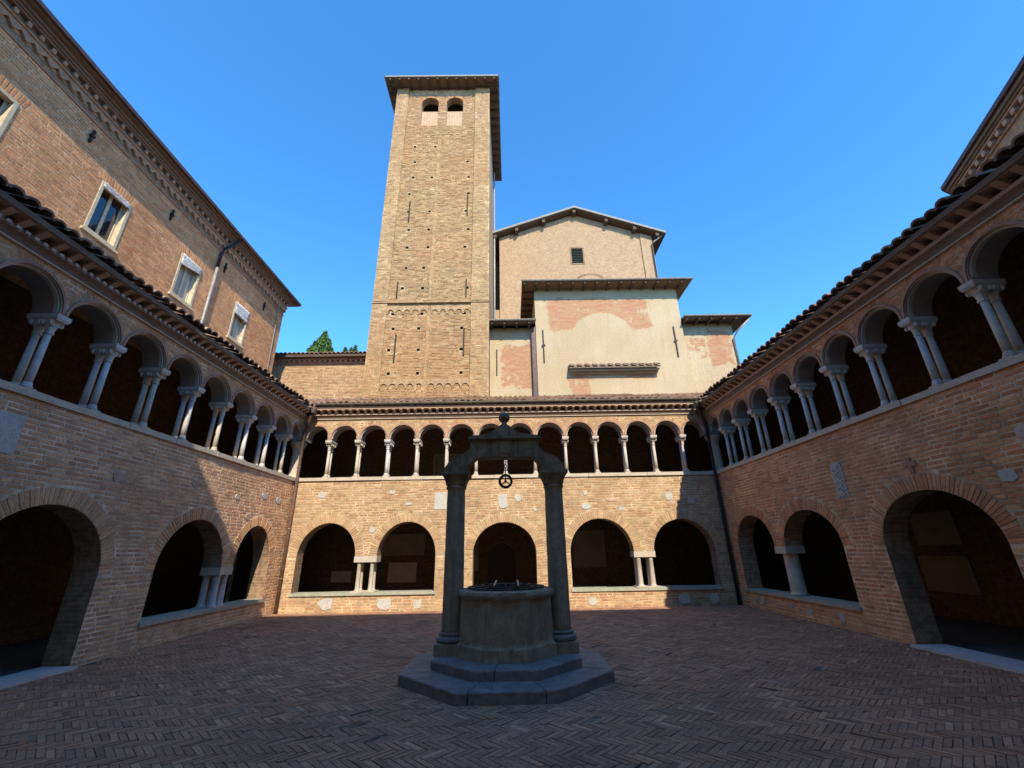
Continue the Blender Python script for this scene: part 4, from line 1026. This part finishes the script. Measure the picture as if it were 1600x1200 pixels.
for x0, x1, nm in ((TX0, PIL0, 'corner_pilaster'), (PIL1, TX1, 'corner_pilaster')):
    for z0, z1 in ((6.6, 12.62), (12.78, TZ)):
        mb2 = MB(FT); mb2.box(x0, x1 if x1 != TX1 else x1 + .05, -.06 if x1 == TX1 else -.03, .095, z0, z1); p_ = mb2.build(nm, 'mortar_tower', tw)
        bk = lay(x0, x1, z0, z1, []); raise_bricks(Frame((0, TY - .101, 0), (1, 0, 0), (0, -1, 0)), bk, 'brick_tower', p_, singles=0, jit=.0035)
for z0, z1 in ((6.6, 12.2), (12.8, 23.7)):
    mb2 = MB(FT); mb2.box(-3.80, -3.64, -.03, .085, z0, z1); p_ = mb2.build('lesene', 'mortar_tower', tw)
    raise_bricks(Frame((0, TY - .091, 0), (1, 0, 0), (0, -1, 0)), lay(-3.80, -3.64, z0, z1, []), 'brick_tower', p_, singles=0)
bk = lay(PIL0, PIL1, 6.6, 27.3, belf, holes + [(-3.81, -3.63, 6.6, 12.2), (-3.81, -3.63, 12.8, 23.7), (-5.8, -1.7, 12.62, 12.76)]); raise_bricks(FT, bk, 'brick_tower', tw, singles=0, jit=.006)
mb2 = MB(FT); mb2.box(TX0 - .03, TX1 + .06, -.02, .115, 12.675, 12.735); mb2.build('string_course', 'tower_arch', tow)
for zA in (12.20, 8.42):
    for x0, x1 in ((PIL0, -3.80), (-3.64, PIL1)):
        wd = (x1 - x0) / 5
        for k in range(5):
            c = x0 + wd * (k + .5); r_ = wd / 2 - .03
            mb2 = MB(FT); r_ = wd / 2 - .05; mb2.ring((c, zA), r_ - .01, r_ + .038, -.02, .045, 0, math.pi, 14)
            top = zA + wd / 2 + .13
            poly = [(x0 + wd * k, zA), ] + [(c - (r_ + .03) * math.cos(math.pi * i / 10), zA + (r_ + .03) * math.sin(math.pi * i / 10)) for i in range(11)] + [(x0 + wd * (k + 1), zA), (x0 + wd * (k + 1), top), (x0 + wd * k, top)]
            mb2.prism(poly, -.02, .032); mb2.box(x0 + wd * k - .045, x0 + wd * k + .045, -.02, .033, zA - .09, zA - .001); mb2.build('blind_arch', 'tower_arch', tow)
mb2 = MB(FT); mb2.box(-4.15, -3.82, -.1, .03, 8.62, 8.70); mb2.box(-4.18, -4.10, -.1, .03, 8.22, 8.62); mb2.box(-3.87, -3.815, -.1, .03, 8.22, 8.62); mb2.box(-4.10, -3.87, -.1, -.03, 8.22, 8.62, 1); mb2.build('slit_window', ['mortar_tower', 'iron'], tow)
for o in belf:
    mb2 = MB(FT); mb2.box(o.u0 + .01, o.u1 - .01, -.30, -.14, 24.70, 26.02); fill = mb2.build('infill_panel', 'infill', tow)
    for k in range(6):
        mb2 = MB(FT); a = o.u0 + .03 + k * (o.u1 - o.u0 - .06) / 6; mb2.box(a + .01, a + (o.u1 - o.u0 - .06) / 6 - .01, -.139, -.115, 24.72, 25.98); mb2.build('board', 'infill', fill)
    mb2 = MB(FT); mb2.lathe((o.c, -1.4, 25.75), [(.02, .95), (.12, .93), (.2, .75), (.25, .35), (.34, .08), (.38, 0)], 20); mb2.tube([(o.u0 - .1, -1.4, 26.72), (o.u1 + .1, -1.4, 26.72)], .06, 8); mb2.build('bell', 'bell', tow, smooth=True)
    voussoirs(FT, Op(o.u0, o.u1, o.zb, o.zs, o.za), 'brick_palazzo', tw, .13, .05, .065)
OVT = .68
mb2 = MB()
x0, x1, y0, y1 = TX0 - OVT + .1, TX1 + OVT - .1, TY - OVT, TY + TD + OVT
cxr, cyr = (x0 + x1) / 2, (y0 + y1) / 2
V = [(x0, y0, TZ + .05), (x1, y0, TZ + .05), (x1, y1, TZ + .05), (x0, y1, TZ + .05), (x0, y0, TZ + .14), (x1, y0, TZ + .14), (x1, y1, TZ + .14), (x0, y1, TZ + .14), (cxr, cyr, TZ + 1.5)]
mb2.add(V, [(3, 2, 1, 0), (0, 1, 5, 4), (1, 2, 6, 5), (2, 3, 7, 6), (3, 0, 4, 7), (4, 5, 8), (5, 6, 8), (6, 7, 8), (7, 4, 8)]); rf = mb2.build('roof', 'wood_mid', tow)
mb2 = MB(); mb2.box(x0 - .05, x1 + .05, y0 - .06, y0 - .002, TZ + .07, TZ + .18); mb2.box(x1 + .002, x1 + .06, y0 - .06, y1 + .05, TZ + .05, TZ + .17); mb2.box(x0 - .06, x0 - .002, y0 - .06, y1 + .05, TZ + .05, TZ + .17); mb2.build('gutter', 'zinc', rf)
me = make_mesh('rafter', [(x * .05, y, z) for x in (-1, 1) for y in (0, OVT) for z in (-.12, .0)], [(0, 1, 3, 2), (4, 6, 7, 5), (0, 4, 5, 1), (2, 3, 7, 6), (0, 2, 6, 4), (1, 5, 7, 3)], 'wood')
for k in range(12): inst('rafter', me, (TX0 - .3 + k * .56, TY - OVT, TZ + .049), [(1, 0, 0), (0, 1, 0), (0, 0, 1)], rf)
for k in range(13):
    inst('rafter', me, (TX1 + OVT - .1, TY - .3 + k * .56, TZ + .049), [(0, 1, 0), (-1, 0, 0), (0, 0, 1)], rf)
    inst('rafter', me, (TX0 - OVT + .1, TY - .3 + k * .56, TZ + .049), [(0, 1, 0), (1, 0, 0), (0, 0, 1)], rf)
for x, z0, z1 in ((-5.2, 9.6, 11.0), (-2.05, 9.9, 11.3), (-5.35, 13.0, 13.9), (-2.0, 13.0, 14.0), (-5.1, 17.6, 19.0), (-2.05, 18.0, 19.4)):
    mb2 = MB(FT); mb2.box(x - .03, x + .03, .0, .05, z0, z1); mb2.build('tie_bar', 'iron', tow)
mb2 = MB(FT); mb2.tube([(TX1 + .10, -TD + .25, TZ), (TX1 + .10, -TD + .25, 8)], .06, 8); mb2.build('downpipe', 'pipe_grey', tow, smooth=True)

# ------------------------------------------------------------------ church gable behind
GY = 24.05
FG = Frame((0, GY, 0), (1, 0, 0), (0, -1, 0))
nave = thing('church_nave', (4.8, GY, 0), 'high brick church gable with shuttered square window', 'church')
mb = MB(FG); GW = Op(4.40, 5.28, 19.72, 21.02, 21.02)
def gz(x): return 23.95 - abs(x - 4.8) * .378
wall_row(mb, -.5, 10.1, 0, 21.4, [GW], .4, 0, 0, 0, 0); mb.prism([(-.5, 21.4), (10.1, 21.4), (10.1, gz(10.1)), (4.8, gz(4.8)), (-.5, gz(-.5))], -.4, 0)
mb.box(9.7, 10.1, -14, -.4, 0, 21.9); mb.box(-.5, -.1, -14, -.4, 0, 21.9); mb.box(-.1, 9.7, -14, -13.6, 0, 21.9)
mb.build('wall', 'brick_gable', nave)
for x0, x1 in ((-.5, .22), (9.32, 10.12)):
    mb = MB(FG); mb.prism([(x0, 0), (x1, 0), (x1, gz(x1) - .05), (x0, gz(x0) - .05)], .001, .09); mb.build('pilaster', 'brick_gable', nave)
for s_ in (-1, 1):
    mb = MB(FG); e = 4.8 + s_ * 6.15
    def pl(x, dz): return (x, gz(x) + dz)
    V = [(4.8, n, gz(4.8) + z) for n in (.55, -14) for z in (.04, .20)] + [(e, n, gz(e) + z) for n in (.55, -14) for z in (.04, .20)]
    mb.add(V, [(0, 1, 3, 2), (4, 6, 7, 5), (0, 4, 5, 1), (2, 3, 7, 6), (0, 2, 6, 4), (1, 5, 7, 3)]); rf = mb.build('roof_slope', 'wood', nave)
    mb = MB(FG); V = [(4.8, n, gz(4.8) + z) for n in (.551, .62) for z in (.10, .26)] + [(e, n, gz(e) + z) for n in (.551, .62) for z in (.10, .26)]
    mb.add(V, [(0, 1, 3, 2), (4, 6, 7, 5), (0, 4, 5, 1), (2, 3, 7, 6), (0, 2, 6, 4), (1, 5, 7, 3)]); mb.build('verge_flashing', 'zinc', rf)
    for d in (.0, 2.2, 4.1, 5.6):
        if d == 0 and s_ == 1: continue
        x = 4.8 + s_ * d; mb = MB(FG); mb.box(x - .11, x + .11, .002, .50, gz(x) - .22, gz(x) + .03); mb.build('purlin_end', 'wood', nave)
for k in range(9):
    mb = MB(FG); z = 19.76 + k * .14; mb.add([(a, n, z + q) for a in (4.45, 5.23) for n, q in ((-.12, .10), (-.10, .12), (-.02, .02), (-.04, 0))], [(0, 1, 2, 3), (7, 6, 5, 4), (0, 4, 5, 1), (1, 5, 6, 2), (2, 6, 7, 3), (3, 7, 4, 0)]); mb.build('shutter_slat', 'shutter', nave)
mb = MB(FG)
for a, b, c, d in ((4.36, 4.45, 19.66, 21.08), (5.23, 5.32, 19.66, 21.08), (4.45, 5.23, 20.98, 21.08), (4.45, 5.23, 19.66, 19.74)): mb.box(a, b, -.15, .03, c, d)
mb.build('window_frame', 'brick_reveal', nave)
mb = MB(FG); mb.tube([(10.75, .3, 21.75), (10.2, .2, 21.35), (10.02, .14, 21.1), (10.02, .14, 12)], .06, 8); mb.build('downpipe', 'pipe_grey', nave, smooth=True)
mb = MB(FG); mb.ring((5.6, 17.55), 1.25, 1.38, -.01, .02, .5, math.pi - .5, 16); mb.build('relieving_arch', 'brick_reveal', nave)
# added wall, coloured dark for the shaded gap between tower and gable
mb = MB(); mb.box(-3.5, -.52, GY + 2.0, GY + 2.4, 0, 21.5); mb.build('shaded_gap_wall', 'brick_shade', nave)
mb = MB(FG); mb.box(-1.0, -.502, -.4, -.05, 0, 16.2); mb.build('low_link_wall', 'brick_gable', nave)

# ------------------------------------------------------------------ plastered chapels behind the far roof
def eave_block(name, label, x0, x1, y, yb, ztop, zeave, ov_l, ov_r, mat, rise=1.0):
    t = thing(name, ((x0 + x1) / 2, y, 0), label, 'building')
    mb = MB(); mb.box(x0, x1, y, yb, 0, ztop); mb.build('wall', mat, t)
    mb = MB(); a, b, c = x0 - ov_l, x1 + ov_r, y - .68
    V = [(a, c, zeave), (b, c, zeave), (b, yb, zeave + (rise if ov_r == 0 else 0)), (a, yb, zeave + (rise if ov_l == 0 else 0)), (a, c, zeave + .09), (b, c, zeave + .09), (b - (2.0 if ov_r else 0), yb, zeave + .09 + rise), (a + (2.0 if ov_l else 0), yb, zeave + .09 + rise), (a, yb, zeave + .09), (b, yb, zeave + .09)]
    mb.add(V[:4], [(3, 2, 1, 0)]); mb.add(V, [(0, 1, 5, 4), (4, 5, 6, 7), (1, 2, 9, 5), (3, 0, 4, 8), (5, 9, 6), (4, 7, 8)])
    rf = mb.build('roof', 'wood_mid', t)
    mb = MB(); mb.tube([(a - .02, c - .05, zeave + .07), (b + .02, c - .05, zeave + .07)], .06, 8); mb.build('gutter', 'gutter', rf)
    me = make_mesh('rafter', [(x * .045, yy, z) for x in (-1, 1) for yy in (0, .68) for z in (-.10, .0)], [(0, 1, 3, 2), (4, 6, 7, 5), (0, 4, 5, 1), (2, 3, 7, 6), (0, 2, 6, 4), (1, 5, 7, 3)], 'wood')
    k = int((b - a - .2) / .62)
    for i in range(k + 1): inst('rafter', me, (a + .12 + i * .62, c, zeave - .001), [(1, 0, 0), (0, 1, 0), (0, 0, 1)], rf)
    if ov_l:
        for i in range(int((yb - y) / .62)): inst('rafter', me, (a, y + .2 + i * .62, zeave - .001), [(0, 1, 0), (ov_l / .68, 0, 0), (0, 0, 1)], rf)
    return t
m1 = plaster_mat('chapel_plaster', [(1.97, 7.3, 11.75, 13.75, .16, .9, .42), (2.85, 3.9, 8.2, 9.45, .1, 1.0, .44), (3.2, 7.1, 9.15, 9.6, .06, .7, .40), (3.5, 5.9, 11.1, 12.3, .3, .6, .60)], arch=(4.75, 10.95, 1.75, 1.95))
chap = eave_block('plaster_chapel', 'cream plastered chapel with faded red band and small tiled canopy', 1.40, 8.82, 19.0, 23.9, 14.3, 14.3, .66, .62, m1)
m2 = plaster_mat('annex_plaster_tower_side', [(-.35, 1.9, 8.9, 11.3, .15, 1.4, .40)])
ann = eave_block('plaster_annex', 'narrow cream annex wedged between bell tower and chapel', TX1 + .02, 1.38, 19.3, 23.8, 12.2, 12.2, 0, 0, m2, 1.3)
m3 = plaster_mat('annex_plaster_far', [(9.0, 10.0, 10.3, 11.5, .1, 1.2, .5), (10.0, 11.35, 9.9, 12.0, .15, 1.3, .44)])
ann2 = eave_block('plaster_annex', 'cream annex with flaking red patches beyond the chapel corner', 8.84, 11.5, 19.3, 23.8, 12.3, 12.3, 0, .68, m3, 1.3)
FC = Frame((0, 19.0, 0), (1, 0, 0), (0, -1, 0))
can = thing('tiled_canopy', (5.08, 18.95, 9.4), 'small tiled canopy ledge jutting from the cream chapel wall', 'canopy')
mb = MB(FC); mb.box(2.98, 7.18, .003, .16, 9.44, 9.54); mb.box(2.94, 7.22, .003, .34, 9.542, 9.60); mb.build('shelf_moulding', 'plaster_in', can)
mb = MB(FC); V = [(u, n, z) for u in (2.9, 7.26) for n, z in ((.42, 9.68), (.003, 9.95), (.003, 9.90), (.42, 9.61))]
mb.add(V, [(0, 1, 2, 3), (7, 6, 5, 4)] + [(i, 4 + i, 4 + (i + 1) % 4, (i + 1) % 4) for i in range(4)]); cr = mb.build('sloping_board', 'wood_mid', can)
sl = np.array([0, .43, .27]); sl /= np.linalg.norm(sl); nz_ = np.array([0, -sl[2], sl[1]])
for i in range(12): inst('roof_tile', TILE_ME, (3.03 + i * .372, 19.0 - .47, 9.70), [(1.25, 0, 0), tuple(sl * 1.02), tuple(nz_ * 1.1)], can)
for x, z0, z1 in ((1.75, 10.1, 11.9), (8.35, 10.3, 12.0)):
    mb = MB(FC); mb.box(x - .03, x + .03, .003, .05, z0, z1); mb.prism([(x - .09, (z0 + z1) / 2 - .04), (x + .09, (z0 + z1) / 2 + .03), (x + .09, (z0 + z1) / 2 + .1), (x - .09, (z0 + z1) / 2 + .03)], .003, .06); mb.build('tie_bar', 'iron', chap)
mb = MB(FC); mb.box(1.18, 1.38, -.28, -.02, 7.6, 12.1); mb.build('downpipe', 'gutter_brown', ann)
mb = MB(); mb.tube([(12.1, 18.66, 12.2), (11.6, 19.0, 11.75), (11.42, 19.22, 11.4), (11.42, 19.24, 7.8)], .05, 8); mb.build('downpipe', 'pipe_grey', ann2, smooth=True)
mb = MB(FC); mb.box(-.6, -.55, -.3, -.25, 9.6, 11.0); mb.build('tie_bar', 'iron', ann)
# flashing where the far roof meets the plaster
mb = MB(); mb.box(TX1 + .1, 10.2, D + GD - .1, 18.99, 7.3, 7.56); mb.box(2.2, 10.2, D + GD + .2, 18.98, 7.562, 7.80); mb.build('roof_flashing', 'zinc', wingB)

# boundary wall between palazzo and tower
bwl = thing('boundary_wall', (-9, 18.6, 0), 'plain brick wall with dentil cornice between palazzo and bell tower', 'wall')
FBW = Frame((0, 18.6, 0), (1, 0, 0), (0, -1, 0))
mb = MB(FBW); mb.box(-12.5, TX0 - .01, -.4, -.012, 0, 10.2); bm_ = mb.build('wall', 'mortar_pale', bwl)
raise_bricks(FBW, lay(-12.5, TX0 - .01, 6.5, 10.02, []), 'brick_pale', bm_, singles=0)
mb = MB(FBW); mb.box(-12.5, TX0 - .01, -.02, .06, 10.03, 10.10); mb.box(-12.5, TX0 - .01, -.02, .17, 10.20, 10.26); cn = mb.build('cornice', 'terracotta', bwl)
me = make_mesh('dentil', [(x * .06, y * .14, z * .098) for x in (-1, 1) for y in (-.1, 1) for z in (0, 1)], [(0, 1, 3, 2), (4, 6, 7, 5), (0, 4, 5, 1), (2, 3, 7, 6), (0, 2, 6, 4), (1, 5, 7, 3)], 'terracotta')
for i in range(25): inst('dentil', me, FBW((-12.4 + i * .245, 0, 10.101))[0], [FBW.u, FBW.nn, (0, 0, 1)], cn)
mb = MB(FBW); V = [(u, n, z) for u in (-12.5, TX0 - .01) for n, z in ((.36, 10.27), (.36, 10.38), (-2.5, 11.0), (-2.5, 10.27))]
mb.add(V, [(0, 1, 2, 3), (7, 6, 5, 4)] + [(i, 4 + i, 4 + (i + 1) % 4, (i + 1) % 4) for i in range(4)]); rf = mb.build('roof', 'wood', bwl)
for i in range(29): inst('roof_tile', TILE_ME, (-12.4 + i * .208, 18.6 - .40, 10.40), [(1, 0, 0), (0, .977, .21), (0, -.21, .977)], rf)

# ------------------------------------------------------------------ octagonal church over the right wing
oc = thing('octagonal_church', (15.5, 6.0, 0), 'corner of a tan church with dentilled eaves above the shaded wing', 'church')
k1, k2 = np.array([13.74, 10.27]), np.array([12.02, 6.40])
ed = (k1 - k2) / np.linalg.norm(k1 - k2)                # direction of the eave that shows
nrm = np.array([-ed[1], ed[0]])
ZO = 12.0
E0 = k1 - nrm * .36 - ed * .15
def rot(v, a): a = R(a); return np.array([v[0] * math.cos(a) - v[1] * math.sin(a), v[0] * math.sin(a) + v[1] * math.cos(a)])
S = 7.4
c_poly = [E0]; d_ = -ed
for i in range(7): c_poly.append(c_poly[-1] + d_ * S); d_ = rot(d_, 45)
cen = np.mean(c_poly, 0); ap_ = np.linalg.norm((c_poly[0] + c_poly[1]) / 2 - cen)
mb = MB(); mb.slab([tuple(p) for p in c_poly], 0, ZO - .1); mb.build('wall', 'brick_gable', oc)
def grow(d): return [tuple(cen + (p - cen) * (ap_ + d) / ap_) for p in c_poly]
for d, z0, z1, mt in ((.06, ZO - .48, ZO - .44, 'terracotta'), (.17, ZO - .30, ZO - .25, 'terracotta'), (.22, ZO - .248, ZO - .19, 'brown_cove'), (.28, ZO - .188, ZO - .09, 'brown_cove')):
    mb = MB(); mb.slab(grow(d), z0, z1); mb.build('eave_moulding', mt, oc)
mb = MB(); top = grow(.36); mb.slab(top, ZO - .088, ZO + .04); V = [(*p, ZO + .042) for p in top] + [(cen[0], cen[1], ZO + 3)]; mb.add(V, [(i, (i + 1) % 8, 8) for i in range(8)]); mb.build('roof', 'gutter_brown', oc)
me = make_mesh('dentil', [(x * .07, y, z * .138) for x in (-1, 1) for y in (-.02, .15) for z in (0, 1)], [(0, 1, 3, 2), (4, 6, 7, 5), (0, 4, 5, 1), (2, 3, 7, 6), (0, 2, 6, 4), (1, 5, 7, 3)], 'terracotta')
for i in range(22):
    p = c_poly[0] - ed * (.15 + i * .34); inst('dentil', me, (p[0], p[1], ZO - .439), [(-ed[0], -ed[1], 0), (nrm[0], nrm[1], 0), (0, 0, 1)], oc)

# ------------------------------------------------------------------ church front behind the camera, which shades the court
ff = thing('church_facade', (0, YS - 4, 0), 'tall pale church front closing the courtyard behind the viewer', 'church')
HS = 14.1
m0 = stone_mat('church_front_bounce', (.62, .53, .38), (.68, .60, .45), (.52, .43, .30), 1.0, 0.9, 0.3)  # pale coat made up to bounce light into the court
mb = MB(); mb.box(-13, 13, YS - 8, YS - .002, 0, HS - .1); mb.build('wall', m0, ff)
mb = MB(); V = [(x, y, z) for x in (-13.3, 13.3) for y, z in ((YS + .4, HS), (YS - 4, HS + 1.2), (YS - 8.4, HS), (YS - 8.4, HS - .098), (YS + .4, HS - .098))]
mb.add(V, [(0, 1, 2, 3, 4), (9, 8, 7, 6, 5)] + [(i, 5 + i, 5 + (i + 1) % 5, (i + 1) % 5) for i in range(5)]); mb.build('roof', 'wood_mid', ff)

# ------------------------------------------------------------------ trees beyond the boundary wall
def conifer(name, label, x, y, ztop, peaks, n, trunk_h):
    t = thing(name, (x, y, 0), label, 'tree', 'trees beyond the boundary wall')
    mb = MB(); mb.tube([(x, y, 0), (x + .05, y, trunk_h * .5), (x, y, trunk_h)], [.28, .2, .06], 8)
    for k in range(8):
        a = k * 2.4; z = trunk_h * (.5 + .05 * k); mb.tube([(x, y, z), (x + .5 * math.cos(a), y + .5 * math.sin(a), z + .7)], [.05, .015], 5)
    mb.build('trunk', 'bark', t)
    V, F, rn = [], [], []
    for i in range(n):
        px_, zt, h, rad = peaks[RNG.choice(len(peaks), p=np.array([p[2] for p in peaks]) / sum(p[2] for p in peaks))]
        f = RNG.random() ** .8; z = zt - h * f
        r_ = rad * (f ** .65) * (.55 + .5 * math.sqrt(RNG.random())) * (1 + .25 * math.sin(z * 5 + px_ * 9))
        a = RNG.random() * 2 * math.pi
        c = np.array([px_ + r_ * math.cos(a), y + r_ * math.sin(a), z + RNG.normal(0, .05)])
        s_ = RNG.uniform(.06, .12); d1 = RNG.normal(size=3); d1[2] += 1.2; d1 /= np.linalg.norm(d1); d2 = np.cross(d1, RNG.normal(size=3)); d2 /= np.linalg.norm(d2)
        b = len(V); V += [c - d1 * s_ * 1.6, c + d2 * s_ * .7, c + d1 * s_ * 1.8, c - d2 * s_ * .7]; F.append((b, b + 1, b + 2, b + 3)); rn.append(RNG.random() * .6 + (.4 if RNG.random() < .4 else 0))
    mesh_obj('crown', np.array(V), np.array(F), 'leaf', t, kind='stuff', rnd=rn)
conifer('cypress_tree', 'pointed green conifer top showing above the boundary wall', -15.5, 32, 19.1,
        [(-15.45, 19.15, 4.5, 1.1), (-16.15, 18.15, 3.5, .85), (-14.95, 18.2, 3.5, .75), (-15.75, 18.6, 4, .95), (-16.5, 17.7, 3, .6)], 9000, 18.4)
conifer('broadleaf_tree', 'small green treetop peeping over the wall next to the bell tower', -13.2, 32, 17.5,
        [(-13.55, 17.55, 2.5, .42), (-13.1, 17.5, 2.5, .4), (-12.75, 17.72, 2.6, .42)], 3500, 16.5)
